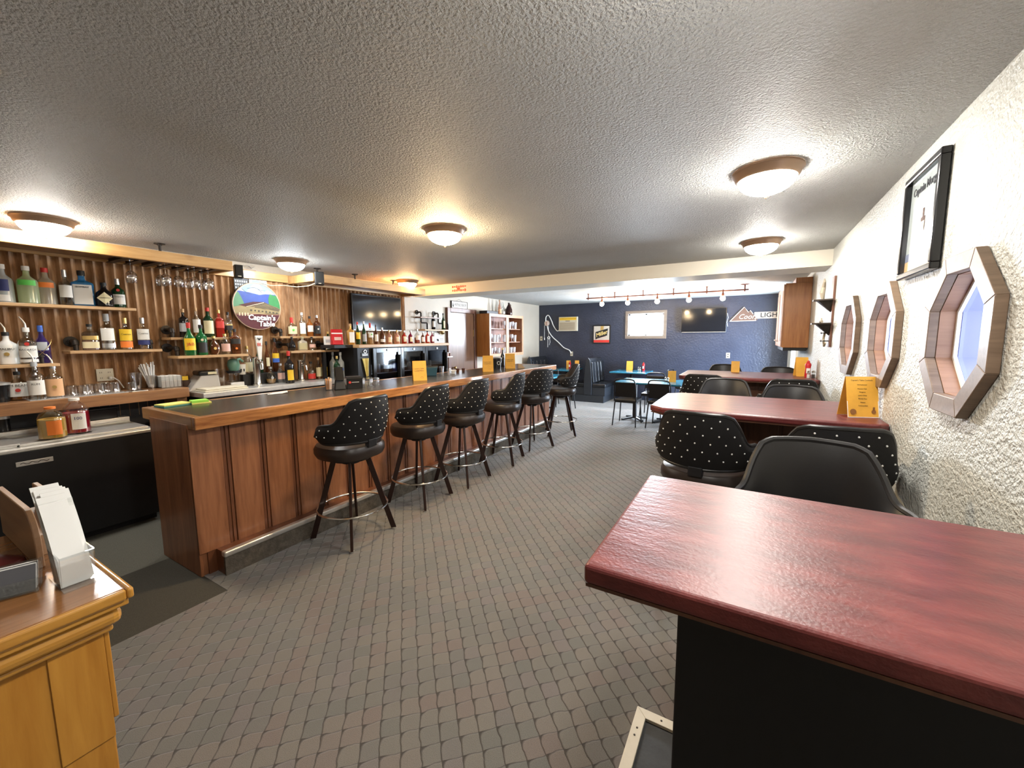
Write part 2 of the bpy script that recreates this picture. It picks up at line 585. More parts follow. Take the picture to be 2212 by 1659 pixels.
# right wall: three octagonal windows and, far back, a recessed glazed side door
OCT_Y = (2.19, 3.205, 4.16)
OCT_Z, OCT_A = 1.572, 0.245            # centre height, apothem of the clear opening
def octa(ap, yc, zc=OCT_Z):
    R = ap / cos(pi / 8)
    return [(yc + R * cos(pi / 8 + k * pi / 4), zc + R * sin(pi / 8 + k * pi / 4)) for k in range(8)]
wr = MB()
T = 0.14
def wallquad(y0, y1, z0, z1):
    wr.box(WALLX, WALLX + T, y0, y1, z0, z1)
dy0, dy1, dz1 = 8.6, 9.5, 2.1
hz0, hz1 = OCT_Z - 0.36, OCT_Z + 0.36
ys = [FRONTY - 0.1]
for yc in OCT_Y:
    wallquad(ys[-1], yc - 0.36, 0, CEIL)
    wallquad(yc - 0.36, yc + 0.36, 0, hz0)
    wallquad(yc - 0.36, yc + 0.36, hz1, CEIL)
    ys.append(yc + 0.36)
    inner = octa(OCT_A, yc)
    outer = []
    for k in range(8):
        a = pi / 8 + k * pi / 4
        s = 0.36 / max(abs(cos(a)), abs(sin(a)))
        outer.append((yc + s * cos(a), OCT_Z + s * sin(a)))
    for k in range(8):
        k2 = (k + 1) % 8
        pl = [inner[k], outer[k]]
        if k % 2 == 0:
            a = pi / 4 + k * pi / 4
            pl.append((yc + math.copysign(0.36, cos(a)), OCT_Z + math.copysign(0.36, sin(a))))
        pl += [outer[k2], inner[k2]]
        wr.prism(pl, WALLX, WALLX + T, 'x')
wallquad(ys[-1], dy0, 0, CEIL)
wallquad(dy1, BACKY + 0.15, 0, CEIL)
wallquad(dy0, dy1, dz1, CEIL)
struct(wr.build('wall_right', M_wallR))
dr = struct(MB().box(WALLX + 0.115, WALLX + 0.121, dy0 + 0.1, dy1 - 0.1, 0.12, dz1 - 0.1).build('door_2', M_pane))
d2 = MB()
for a in ((dy0, dy0 + 0.1, 0, dz1), (dy1 - 0.1, dy1, 0, dz1), (dy0, dy1, dz1 - 0.1, dz1), (dy0, dy1, 0, 0.12)):
    d2.box(WALLX + 0.10, WALLX + 0.14, a[0], a[1], a[2], a[3])
d2.build('door_frame', M_alum, dr)

M_ext = mat('blue_exterior_reveal', (0.22, 0.24, 0.62), 0.6)
M_caulk = mat('white_glazing_bead', (0.75, 0.74, 0.72), 0.5)
for i, yc in enumerate(OCT_Y):
    root = struct(MB().prism(octa(OCT_A - 0.002, yc), WALLX + 0.062, WALLX + 0.067, 'x').build('window_%d' % (i + 1), M_pane))
    o_in, o_out = octa(OCT_A - 0.010, yc), octa(OCT_A + 0.058, yc)
    lin = octa(OCT_A - 0.012, yc)
    lou = octa(OCT_A - 0.001, yc)
    cen = Vector((0, yc, OCT_Z))
    for k in range(8):
        k2 = (k + 1) % 8
        X0, X1 = WALLX - 0.034, WALLX - 0.001
        lo = [(X0, *o_in[k]), (X0, *o_out[k]), (X0, *o_out[k2]), (X0, *o_in[k2])]
        hi = [(X1, p[1], p[2]) for p in lo]
        MB().hexa(lo, hi).build('frame_board', M_frame, root, bevel=0.003)
        lo = [(WALLX - 0.0005, *lin[k]), (WALLX - 0.0005, *lou[k]), (WALLX - 0.0005, *lou[k2]), (WALLX - 0.0005, *lin[k2])]
        hi = [(WALLX + 0.061, p[1], p[2]) for p in lo]
        MB().hexa(lo, hi).build('reveal_board', M_reveal, root)
        hi2 = [(WALLX + T, p[1], p[2]) for p in lo]
        lo2 = [(WALLX + 0.068, p[1], p[2]) for p in lo]
        MB().hexa(lo2, hi2).build('outer_reveal_board', M_ext, root)
    bd = MB()
    a_, b_ = octa(OCT_A - 0.013, yc), octa(OCT_A - 0.026, yc)
    for k in range(8):
        k2 = (k + 1) % 8
        lo = [(WALLX + 0.049, *b_[k]), (WALLX + 0.049, *a_[k]), (WALLX + 0.049, *a_[k2]), (WALLX + 0.049, *b_[k2])]
        bd.hexa(lo, [(WALLX + 0.061, p[1], p[2]) for p in lo])
    bd.build('glazing_bead', M_caulk, root)

# dropped beam across the room
bm_ = struct(MB().box(LEFTX, WALLX, 5.38, 5.86, 2.295, CEIL).build('ceiling_beam', M_beam))
M_sten = mat('red_stencil', (0.55, 0.10, 0.05), 0.6)
st = MB()
for row, z in ((0, 2.405), (1, 2.345)):
    for i in range(7):
        x = -4.29 + i * 0.042
        hgt = (0.016, 0.011, 0.02, 0.013, 0.018, 0.015, 0.01)[(i + row * 3) % 7]
        st.box(x, x + 0.026, 5.3785, 5.3805, z - hgt, z + hgt)
        st.box(x + 0.008, x + 0.036, 5.3783, 5.3805, z - 0.005, z + 0.004)
st.box(-4.19, -4.13, 5.378, 5.3805, 2.355, 2.39)
st.build('red_stencil_marks', M_sten, bm_)

# rusted corrugated sheets over the left wall, behind the bar
def corrugated(y0, y1, z0, z1, amp, off):
    n = int((y1 - y0) / 0.068 * 8)
    vs, fs = [], []
    for i in range(n + 1):
        y = y0 + (y1 - y0) * i / n
        x = LEFTX + 0.045 + off + amp * sin(2 * pi * y / 0.068)
        vs += [(x, y, z0), (x, y, z1)]
    for i in range(n):
        fs.append((2 * i, 2 * i + 2, 2 * i + 3, 2 * i + 1))
    b = MB().add(vs, fs)
    return b.build('corrugated_sheet', M_rust, WL, smooth=True)
yy = -1.6
for i, wdt in enumerate((0.85, 0.9, 0.85, 0.88, 0.86, 0.9, 0.85, 0.75)):
    y1 = min(yy + wdt, 5.22)
    corrugated(yy, y1, 0.85, 2.36, 0.015, 0.006 * (i % 2))
    yy += wdt - 0.02
hb = struct(MB().box(LEFTX, LEFTX + 0.09, -1.6, 5.22, 2.27, 2.365).build('trim_1', M_pineY, bevel=0.004))

# ------------------------------------------------------------------ ceiling lamps
LAMPS = [
    (-4.52, 0.93, 'warm', 'bronze dome ceiling lamp at the left edge, above the liquor shelves', 15),
    (-2.21, 2.69, 'amber', 'bronze dome ceiling lamp glowing amber in the middle of the ceiling', 24),
    (-4.53, 2.80, 'cool', 'small-looking white-lit dome ceiling lamp above the round painted sign', 8),
    (-4.62, 4.70, 'orange', 'orange-glowing dome ceiling lamp beside the dropped beam, above the television', 17),
    (0.03, 2.68, 'warm', 'largest-looking dome ceiling lamp, near the framed poster on the right wall', 15),
    (0.03, 0.80, 'warm', 'dome ceiling lamp over the nearest red table, above the top edge of the picture', 12),
    (0.04, 4.58, 'warm', 'dome ceiling lamp close in front of the dropped beam on the right', 26),
]
LCOL = {'warm': (1.0, 0.955, 0.885), 'amber': (1.0, 0.73, 0.42), 'cool': (0.92, 0.97, 1.0), 'orange': (1.0, 0.60, 0.28)}
for x, y, c, lab, pw in LAMPS:
    t = thing('ceiling_lamp', lab, 'ceiling lamp', (x, y, CEIL), 0, 'dome ceiling lamps')
    MB().lathe([(0.168, -0.001), (0.170, -0.012), (0.158, -0.022), (0.152, -0.040), (0.140, -0.052), (0.134, -0.048), (0.134, -0.002)], 32, cap=(False, False)).build('rim', M_bronze, t, True)
    prof = [(0.137 * cos(a), -0.048 - 0.078 * sin(a)) for a in [radians(q) for q in (0, 12, 25, 38, 51, 64, 76, 86)]] + [(0.012, -0.1262)]
    MB().lathe(prof, 32, cap=(False, True)).build('glass_bowl', glow('lit_bowl_' + c, LCOL[c], pw * 4.2), t, True)
    MB().lathe([(0.010, -0.124), (0.013, -0.130), (0.010, -0.136), (0.006, -0.146), (0.002, -0.150)], 12).build('finial', M_bronze, t, True)

# pipe-mounted bulb row in the far part of the room
t = thing('pipe_bulb_light', 'brown pipe light fixture with five bare globe bulbs before the navy wall', 'pendant light', (0, 8.12, 0))
MB().tube([(-2.97, 0, 2.366), (-0.07, 0, 2.366)], 0.013, 10).build('pipe', M_coppipe, t, True)
for x in (-2.93, -2.38, -1.83, -1.28, -0.72):
    MB().tube([(x, 0, 2.335), (x, 0, CEIL)], 0.011, 8).tube([(x - 0.0, 0, 2.35), (x, 0, 2.382)], 0.018, 10).lathe([(0.022, CEIL - 0.012), (0.022, CEIL)], 12, (x, 0, 0)).build('hanger', M_coppipe, t, True)
MB().tube([(-0.13, 0, 2.335), (-0.13, 0, CEIL)], 0.012, 8).lathe([(0.045, CEIL - 0.012), (0.075, CEIL)], 18, (-0.13, 0, 0)).build('canopy', M_coppipe, t, True)
for x in (-2.64, -2.12, -1.565, -1.01, -0.46):
    s = MB().tube([(x, 0, 2.39), (x, 0, 2.29)], 0.013, 10).lathe([(0.020, 2.275), (0.022, 2.31), (0.016, 2.335)], 12, (x, 0, 0)).build('socket', M_coppipe, t, True)
    MB().ball((x, 0, 2.238), 0.043, 16, 10).build('bulb', glow('lit_globe_bulb', (1.0, 0.72, 0.40), 140), s, True)

# ------------------------------------------------------------------ the bar
BX0, BX1, BY0, BY1, BZ = -3.77, -2.955, 1.135, 6.60, 1.085
t = thing('bar_counter', 'long wooden bar counter with dark top and knotty varnished pine edge', 'bar counter', (0, 0, 0))
cx0, cx1, cy0, cy1 = -3.64, -3.075, 1.150, 6.52
MB().box(cx0, cx1, cy0, cy1, 0.0, 1.03).build('carcass', M_barwood, t)
MB().box(BX0 + 0.04, BX1 - 0.04, BY0 + 0.045, BY1 - 0.045, 1.04, BZ).build('counter_top', M_bartop, t)
e = MB().box(BX1 - 0.045, BX1, BY0, BY1, 1.005, BZ + 0.002).build('front_edge', M_baredge, t, bevel=0.006)
M_edgex = wood('varnished_pine_edge_end', (0.22, 0.085, 0.022), (0.40, 0.19, 0.06), 'x', 5, 0.3, 0.6, 0.4)
MB().box(BX0, BX1 - 0.046, BY0, BY0 + 0.05, 1.005, BZ + 0.002).build('end_edge', M_edgex, t, bevel=0.006)
MB().box(BX0, BX1 - 0.046, BY1 - 0.05, BY1, 1.005, BZ + 0.002).build('end_edge', M_edgex, t, bevel=0.006)
MB().box(BX0, BX0 + 0.04, BY0 + 0.051, BY1 - 0.051, 1.005, BZ + 0.002).build('back_edge', M_baredge, t, bevel=0.005)
MB().box(cx0 + 0.0, cx1 + 0.012, cy0 - 0.018, cy0 - 0.0005, 0.0, 1.03).build('end_panel', M_barwood, t, bevel=0.002)
# vertical boards with double battens between
yb = cy0 - 0.018
k = 0
pb = bb = None
while yb < cy1 - 0.05:
    wd = 0.185
    y1 = min(yb + wd, cy1)
    if pb is None:
        pb = MB().box(0, 0.018, 0, wd, 0.155, 1.0045).build('panel_board', M_barwood, t, bevel=0.003)
        pb.location = (cx1 + 0.0005, yb, 0)
    elif y1 - yb > wd - 0.001:
        q = pb.copy(); COL.objects.link(q); q.location = (cx1 + 0.0005, yb, 0)
    else:
        MB().box(cx1 + 0.0005, cx1 + 0.0185, yb, y1, 0.155, 1.0045).build('panel_board', M_barwood, t, bevel=0.003)
    if y1 + 0.052 < cy1:
        if bb is None:
            bb = MB().box(0, 0.009, 0.004, 0.022, 0.155, 1.0045).box(0, 0.012, 0.028, 0.048, 0.155, 1.0045).build('batten', M_barwood2, t, bevel=0.002)
            bb.location = (cx1 + 0.0005, y1, 0)
        else:
            q = bb.copy(); COL.objects.link(q); q.location = (cx1 + 0.0005, y1, 0)
    yb += wd + 0.052
MB().box(cx1 + 0.0005, cx1 + 0.013, cy0 + 0.03, cy1, 0.0, 0.155).build('kick_board', M_barwood2, t)
# foot step with metal nosing, wrapped below in carpet
MB().box(cx1 + 0.0135, -2.955, 1.23, 6.3, 0.0, 0.158).build('foot_step', M_barwood2, t)
MB().box(-2.955, -2.938, 1.225, 6.3, 0.0, 0.128).build('step_carpet_face', mat('brown_step_carpet', (0.13, 0.112, 0.09), 0.95, spec=0.15, var=0.4, vscale=25, bmp=0.5, bscale=90, bdist=0.01), t)
MB().box(-2.975, -2.925, 1.22, 6.3, 0.129, 0.168).build('metal_nosing', M_alum, t, bevel=0.01, seg=3)
# purse hooks under the edge
for y in (2.62, 4.2):
    MB().tube([(-2.985, y, 1.0), (-2.955, y, 0.985), (-2.965, y, 0.955), (-2.985, y, 0.965)], 0.004, 6).build('hook', M_brass, t)

# ------------------------------------------------------------------ bar stools
def back_h(th):
    """upper edge of the tufted shell by angle from its centre, degrees"""
    a = abs(th)
    pts = [(0, 1.135), (28, 1.130), (36, 1.112), (44, 1.06), (56, 0.972), (64, 0.948), (80, 0.942), (88, 0.934), (93, 0.918), (96, 0.898), (98, 0.868)]
    for (a0, h0), (a1, h1) in zip(pts, pts[1:]):
        if a <= a1:
            u = (a - a0) / (a1 - a0)
            return h0 + (h1 - h0) * u
    return pts[-1][1]


def back_l(th):
    a = abs(th)
    if a < 84:
        return 0.800 + 0.008 * (a / 84)
    return 0.808 + ((a - 84) / 14) ** 2 * 0.045


def stool_shell():
    n, mrow = 44, 7
    ths = [-98 + 196 * i / n for i in range(n + 1)]
    def P(th, u, out):
        z = back_l(th) + (back_h(th) - back_l(th)) * u
        a = radians(th)
        R = 0.245 + 0.055 * (z - 0.8) / 0.33
        bulge = 0.020 * (1 - abs(2 * u - 1) ** 3) + 0.010
        r = R + (bulge if out else -bulge * 0.65)
        return (r * sin(a) * 1.02, -r * cos(a) * 0.94, z)
    outer, inner, rim = MB(), MB(), []
    for side, mb in ((True, outer), (False, inner)):
        vs = [P(th, j / mrow, side) for th in ths for j in range(mrow + 1)]
        fs = []
        for i in range(n):
            for j in range(mrow):
                a = i * (mrow + 1) + j
                fs.append((a, a + 1, a + mrow + 2, a + mrow + 1))
        mb.add(vs, fs)
    def mid(th, u):
        a, b = Vector(P(th, u, True)), Vector(P(th, u, False))
        return (a + b) / 2
    rim = [mid(th, 1) for th in ths] + [mid(98, 0.5)] + [mid(th, 0) for th in reversed(ths)] + [mid(-98, 0.5)]
    studs = []
    rows = [(0.865, 0), (0.915, 1), (0.965, 0), (1.015, 1), (1.062, 0), (1.102, 1)]
    for z, odd in rows:
        for kk in range(-6, 7):
            th = kk * 15 + (7.5 if odd else 0)
            if back_l(th) + 0.03 < z < back_h(th) - 0.022 and abs(th) < 92:
                u = (z - back_l(th)) / (back_h(th) - back_l(th))
                p = Vector(P(th, u, True))
                studs.append((p, radians(th)))
    return outer, inner, rim, studs


def make_stool():
    t = thing('bar_stool', 'stool', 'bar stool')
    seat = [(0.02, 0.655), (0.185, 0.655), (0.232, 0.668), (0.248, 0.70), (0.248, 0.735), (0.234, 0.762), (0.19, 0.777), (0.02, 0.783)]
    MB().lathe(seat, 32, sx=1.0, sy=0.97, pw=2.5).build('seat', M_seatv, t, True)
    MB().lathe([(0.15, 0.632), (0.16, 0.656)], 20).lathe([(0.07, 0.60), (0.07, 0.635)], 16).build('swivel_plate', M_black, t)
    outer, inner, rim, studs = stool_shell()
    outer.build('backrest', M_blackf, t, True)
    inner.build('backrest_cushion', M_blackv, t, True)
    MB().tube(rim, 0.013, 8, True).build('piping', M_blackv, t, True)
    sm = MB()
    for p, a in studs:
        sm.ball(p, 0.0050, 6, 4)
    so = sm.build('studs', M_stud, t, True)
    so['kind'] = 'stuff'
    MB().box(-0.04, 0.04, -0.250, -0.205, 0.755, 0.815).build('back_bracket', M_black, t, bevel=0.006)
    for sx in (-1, 1):
        for sy in (-1, 1):
            a = Vector((sx * 0.085, sy * 0.085, 0.645))
            b = Vector((sx * 0.215, sy * 0.215, 0.012))
            rad = Vector((sx, sy, 0)).normalized()
            tan = Vector((-sy, sx, 0)).normalized()
            w0, w1, th = 0.021, 0.021, 0.010
            MB().hexa([b - rad * w1 - tan * th, b + rad * w1 - tan * th, b + rad * w1 + tan * th, b - rad * w1 + tan * th],
                      [a - rad * w0 - tan * th, a + rad * w0 - tan * th, a + rad * w0 + tan * th, a - rad * w0 + tan * th]).build('leg', M_leg, t, bevel=0.003)
            MB().lathe([(0.016, 0.0), (0.018, 0.012)], 10, (b.x, b.y, 0)).build('foot_glide', M_steel, t)
    MB().ring((0, 0, 0.245), 0.262, 0.0085, 36, 8).build('foot_ring', M_chrome, t, True)
    return t


# stool's own back is towards local -y; rz turns it
proto = make_stool()
BACKX = radians(90)      # back towards +x (sitter faces the bar)
STOOLS = [
    (-2.685, 2.045, BACKX + radians(3), 'tufted bar stool nearest the camera along the bar counter', 'bar stools along the counter'),
    (-2.715, 2.84, BACKX + radians(6), 'second tufted bar stool from the camera along the bar counter', 'bar stools along the counter'),
    (-2.685, 3.485, BACKX + radians(2), 'third tufted bar stool from the camera along the bar counter', 'bar stools along the counter'),
    (-2.68, 4.31, BACKX + radians(12), 'fourth tufted bar stool from the camera along the bar counter', 'bar stools along the counter'),
    (-2.665, 5.11, BACKX - radians(24), 'fifth bar stool along the counter, turned so its studded back shows flat', 'bar stools along the counter'),
    (-2.615, 6.02, BACKX + radians(30), 'last bar stool at the far end of the counter, beside the black booth', 'bar stools along the counter'),
    (-0.215, 2.76, radians(-6), 'studded stool back left of the pair at the middle red table, beside the aisle', 'stools at the red tables'),
    (0.375, 2.68, radians(8), 'studded stool right of the pair at the middle red table, against the right wall', 'stools at the red tables'),
    (0.255, 1.79, radians(183), 'stool facing the camera across the nearest red table, smooth back with shiny rim', 'stools at the red tables'),
    (-0.20, 4.42, radians(180), 'left smooth-backed stool on the far side of the middle red table', 'stools at the red tables'),
    (0.335, 4.02, radians(180), 'right smooth-backed stool on the far side of the middle red table, by the wall', 'stools at the red tables'),
    (-0.43, 5.33, radians(-4), 'studded stool peeking out at the aisle side of the farthest red table', 'stools at the red tables'),
    (0.375, 5.15, radians(4), 'studded stool by the right wall on the near side of the farthest red table', 'stools at the red tables'),
    (-0.315, 6.83, radians(180), 'left stool on the far side of the farthest red table, only its top showing', 'stools at the red tables'),
    (0.36, 6.52, radians(180), 'right stool on the far side of the farthest red table, only its top showing', 'stools at the red tables'),
]
for i, (x, y, a, lab, grp) in enumerate(STOOLS):
    o = proto if i == 0 else copy_tree(proto)
    o.location = (x, y, 0)
    o.rotation_euler = (0, 0, a)
    tag(o, lab, 'bar stool', grp)

# ------------------------------------------------------------------ red high tables
def red_top(name):
    mt, nt, p = _new(name)
    v = coords(nt, (5, 12, 12))
    f = noise(nt, v, 1.3, 5, 0.6)
    nt.links.new(ramp(nt, f, [(0.35, (0.085, 0.012, 0.012)), (0.6, (0.145, 0.024, 0.022)), (0.75, (0.19, 0.045, 0.038))]), p.inputs['Base Color'])
    p.inputs['Roughness'].default_value = 0.40
    p.inputs['Specular IOR Level'].default_value = 0.5
    h = mth(nt, 'ADD', noise(nt, coords(nt), 120, 2), mth(nt, 'MULTIPLY', noise(nt, coords(nt, (6, 20, 6)), 2.5, 3), 1.5))
    nt.links.new(bump(nt, h, 0.22, 0.004), p.inputs['Normal'])
    p.inputs['Coat Weight'].default_value = 0.15
    p.inputs['Coat Roughness'].default_value = 0.3
    return mt
M_redtop = red_top('oxblood_laminate')
M_tbase = wood('dark_table_base', (0.060, 0.020, 0.010), (0.125, 0.050, 0.024), 'z', 5, 0.4, 0.2)


def red_table(x0, x1, y0, y1, ch, lab, basemat, by0, by1, bx0, bev=0.012):
    t = thing('pub_table', lab, 'table', ((x0 + x1) / 2, (y0 + y1) / 2, 0), 0, 'red high tables along the right wall')
    ox, oy = t.location.x, t.location.y
    pl = [(x0 + ch, y0), (x1 - min(ch, 0.05), y0), (x1, y0 + min(ch, 0.05)), (x1, y1), (x0 + ch, y1), (x0, y1 - ch), (x0, y0 + ch)] if ch else [(x0, y0), (x1, y0), (x1, y1), (x0, y1)]
    pl = [(a - ox, b - oy) for a, b in pl]
    MB().prism(pl, 1.042, 1.085).build('table_top', M_redtop, t, bevel=bev, seg=3)
    MB().prism([(a * 0.992, b * 0.985) for a, b in pl], 1.034, 1.0415).build('underlay', M_tbase, t)
    MB().box(bx0 - ox, x1 - 0.02 - ox, by0 - oy, by1 - oy, 0.09, 1.0335).build('base_panel', basemat, t, bevel=0.004)
    MB().box(bx0 + 0.03 - ox, x1 - 0.03 - ox, by0 + 0.03 - oy, by1 - 0.03 - oy, 0.0, 0.0895).build('toe_kick', M_black, t)
    if ch:
        for k in range(5):
            xx = bx0 + (x1 - 0.04 - bx0) * (k + 0.5) / 5
            MB().box(xx - 0.10 - ox, xx + 0.10 - ox, by0 - 0.012 - oy, by0 - 0.0005 - oy, 0.10, 1.02).build('base_board', basemat, t, bevel=0.003)
    return t
red_table(-0.285, WALLX - 0.003, 0.785, 1.45, 0, 'nearest red-topped high table in the right foreground, with black base', mat('flat_black_panel', (0.005, 0.005, 0.006), 0.6), 0.88, 1.36, -0.105, 0.009)
red_table(-0.60, WALLX - 0.003, 2.89, 3.79, 0.10, 'middle red-topped high table holding the large yellow menu by the wall', M_tbase, 3.18, 3.62, -0.46)
red_table(-0.775, WALLX - 0.003, 5.50, 6.46, 0.06, 'farthest red-topped high table below the oak wall cabinet', M_tbase, 5.78, 6.25, -0.62)

# framed chalkboard lying on the carpet beside the nearest table
t = thing('chalkboard', 'white-framed black chalkboard lying on the carpet by the nearest red table', 'chalkboard', (-0.33, 1.59, 0))
M_wframe = mat('white_painted_wood', (0.72, 0.67, 0.56), 0.5, var=0.1)
bw, bl, fwid = 0.222, 0.72, 0.042
def mitre(a, b, c, d, z0, z1):
    return MB().hexa([(*a, z0), (*b, z0), (*c, z0), (*d, z0)], [(*a, z1), (*b, z1), (*c, z1), (*d, z1)])
O = [(0, 0), (0, -bl), (bw, -bl), (bw, 0)]
I = [(fwid, -fwid), (fwid, -bl + fwid), (bw - fwid, -bl + fwid), (bw - fwid, -fwid)]
for k in range(4):
    k2 = (k + 1) % 4
    mitre(O[k], O[k2], I[k2], I[k], 0.0, 0.03).build('frame_rail', M_wframe, t, bevel=0.002)
M_slate = mat('chalky_slate', (0.03, 0.032, 0.034), 0.6, var=0.5, vscale=14, bmp=0.2, bscale=60)
MB().box(fwid, bw - fwid, -bl + fwid, -fwid, 0.004, 0.018).build('slate', M_slate, t)
sc = MB()
for px_, py_ in ((0.022, -0.10), (0.020, -0.135), (0.10, -0.022), (0.022, -0.40)):
    sc.lathe([(0.004, 0.03), (0.004, 0.0315)], 8, (px_, py_, 0))
sc.build('screws', M_iron, t)

# ------------------------------------------------------------------ back bar furniture
def dyed(name, col, trans=0.55, rough=0.08):
    return mat(name, col, rough, trans=trans, ior=1.35, spec=0.5)
G_clear = clear('bottle_glass', (0.84, 0.86, 0.84), 0.14, ior=1.9)
G_frost = clear('frosted_bottle_glass', (0.86, 0.90, 0.90), 0.05, 0.25, 0.42, (0.72, 0.78, 0.80))
G_lime = clear('lime_bottle_glass', (0.82, 0.88, 0.62), 0.05, 0.2, 0.45, (0.58, 0.66, 0.40))
G_citrus = clear('citrus_bottle_glass', (0.90, 0.84, 0.72), 0.05, 0.2, 0.40, (0.66, 0.60, 0.48))
G_blue = clear('sapphire_bottle_glass', (0.25, 0.62, 0.92), 0.07, 0.05, 0.35, (0.05, 0.33, 0.72))
G_green = dyed('green_bottle_glass', (0.02, 0.20, 0.06), 0.45)
G_dgreen = dyed('dark_green_bottle_glass', (0.015, 0.055, 0.02), 0.4)
G_black = mat('black_bottle_glass', (0.010, 0.008, 0.008), 0.08)
G_brown = dyed('brown_bottle_glass', (0.14, 0.045, 0.015), 0.45)
G_amber = dyed('amber_spirit', (0.50, 0.17, 0.03), 0.55)
G_gold = dyed('gold_spirit', (0.78, 0.42, 0.08), 0.6)
G_red = dyed('red_spirit', (0.50, 0.035, 0.02), 0.5)
G_wine = dyed('magenta_spirit', (0.24, 0.01, 0.05), 0.45)
G_white = mat('white_coated_glass', (0.82, 0.82, 0.80), 0.2)
G_purple = dyed('purple_bottle_glass', (0.05, 0.03, 0.16), 0.4)
G_pink = dyed('pale_rose_spirit', (0.75, 0.42, 0.30), 0.65)
L = {'white': mat('label_white', (0.78, 0.77, 0.73), 0.6), 'cream': mat('label_cream', (0.72, 0.65, 0.42), 0.6), 'yellow': mat('label_yellow', (0.85, 0.55, 0.03), 0.55),
     'red': mat('label_red', (0.58, 0.04, 0.03), 0.5), 'black': mat('label_black', (0.02, 0.02, 0.02), 0.5), 'green': mat('label_green', (0.12, 0.62, 0.10), 0.5),
     'orange': mat('label_orange', (0.90, 0.24, 0.04), 0.5), 'peach': mat('label_peach', (0.72, 0.42, 0.22), 0.6), 'navy': mat('label_navy', (0.03, 0.04, 0.16), 0.5),
     'blue': mat('label_blue', (0.06, 0.16, 0.60), 0.5), 'silver': mat('label_silver', (0.55, 0.56, 0.58), 0.3, 0.8), 'gold': mat('label_gold', (0.65, 0.45, 0.16), 0.35, 0.7),
     'grey': mat('label_grey', (0.42, 0.44, 0.46), 0.5), 'olive': mat('label_olive', (0.42, 0.38, 0.22), 0.6), 'cork': mat('cork', (0.52, 0.33, 0.17), 0.8), 'rose': mat('label_rose', (0.66, 0.42, 0.36), 0.6)}
PROF = {
    'tall': [(0.90, 0), (1, 0.02), (1, 0.60), (0.92, 0.66), (0.60, 0.72), (0.36, 0.77), (0.30, 0.84), (0.30, 0.98), (0.33, 0.985), (0.33, 1)],
    'long': [(0.90, 0), (1, 0.02), (1, 0.52), (0.85, 0.60), (0.45, 0.72), (0.30, 0.80), (0.28, 0.98), (0.31, 1)],
    'square': [(0.92, 0), (1, 0.02), (1, 0.64), (0.94, 0.69), (0.62, 0.735), (0.34, 0.77), (0.29, 0.82), (0.29, 0.98), (0.32, 1)],
    'squat': [(0.85, 0), (1, 0.04), (1, 0.50), (0.86, 0.62), (0.50, 0.72), (0.32, 0.78), (0.28, 0.86), (0.28, 0.98), (0.31, 1)],
    'round': [(0.55, 0), (0.85, 0.10), (1, 0.30), (0.95, 0.48), (0.70, 0.64), (0.36, 0.74), (0.26, 0.82), (0.26, 0.98), (0.30, 1)],
    'flask': [(0.86, 0), (1, 0.03), (1, 0.55), (0.80, 0.66), (0.42, 0.74), (0.26, 0.78), (0.24, 0.97), (0.28, 1)],
}


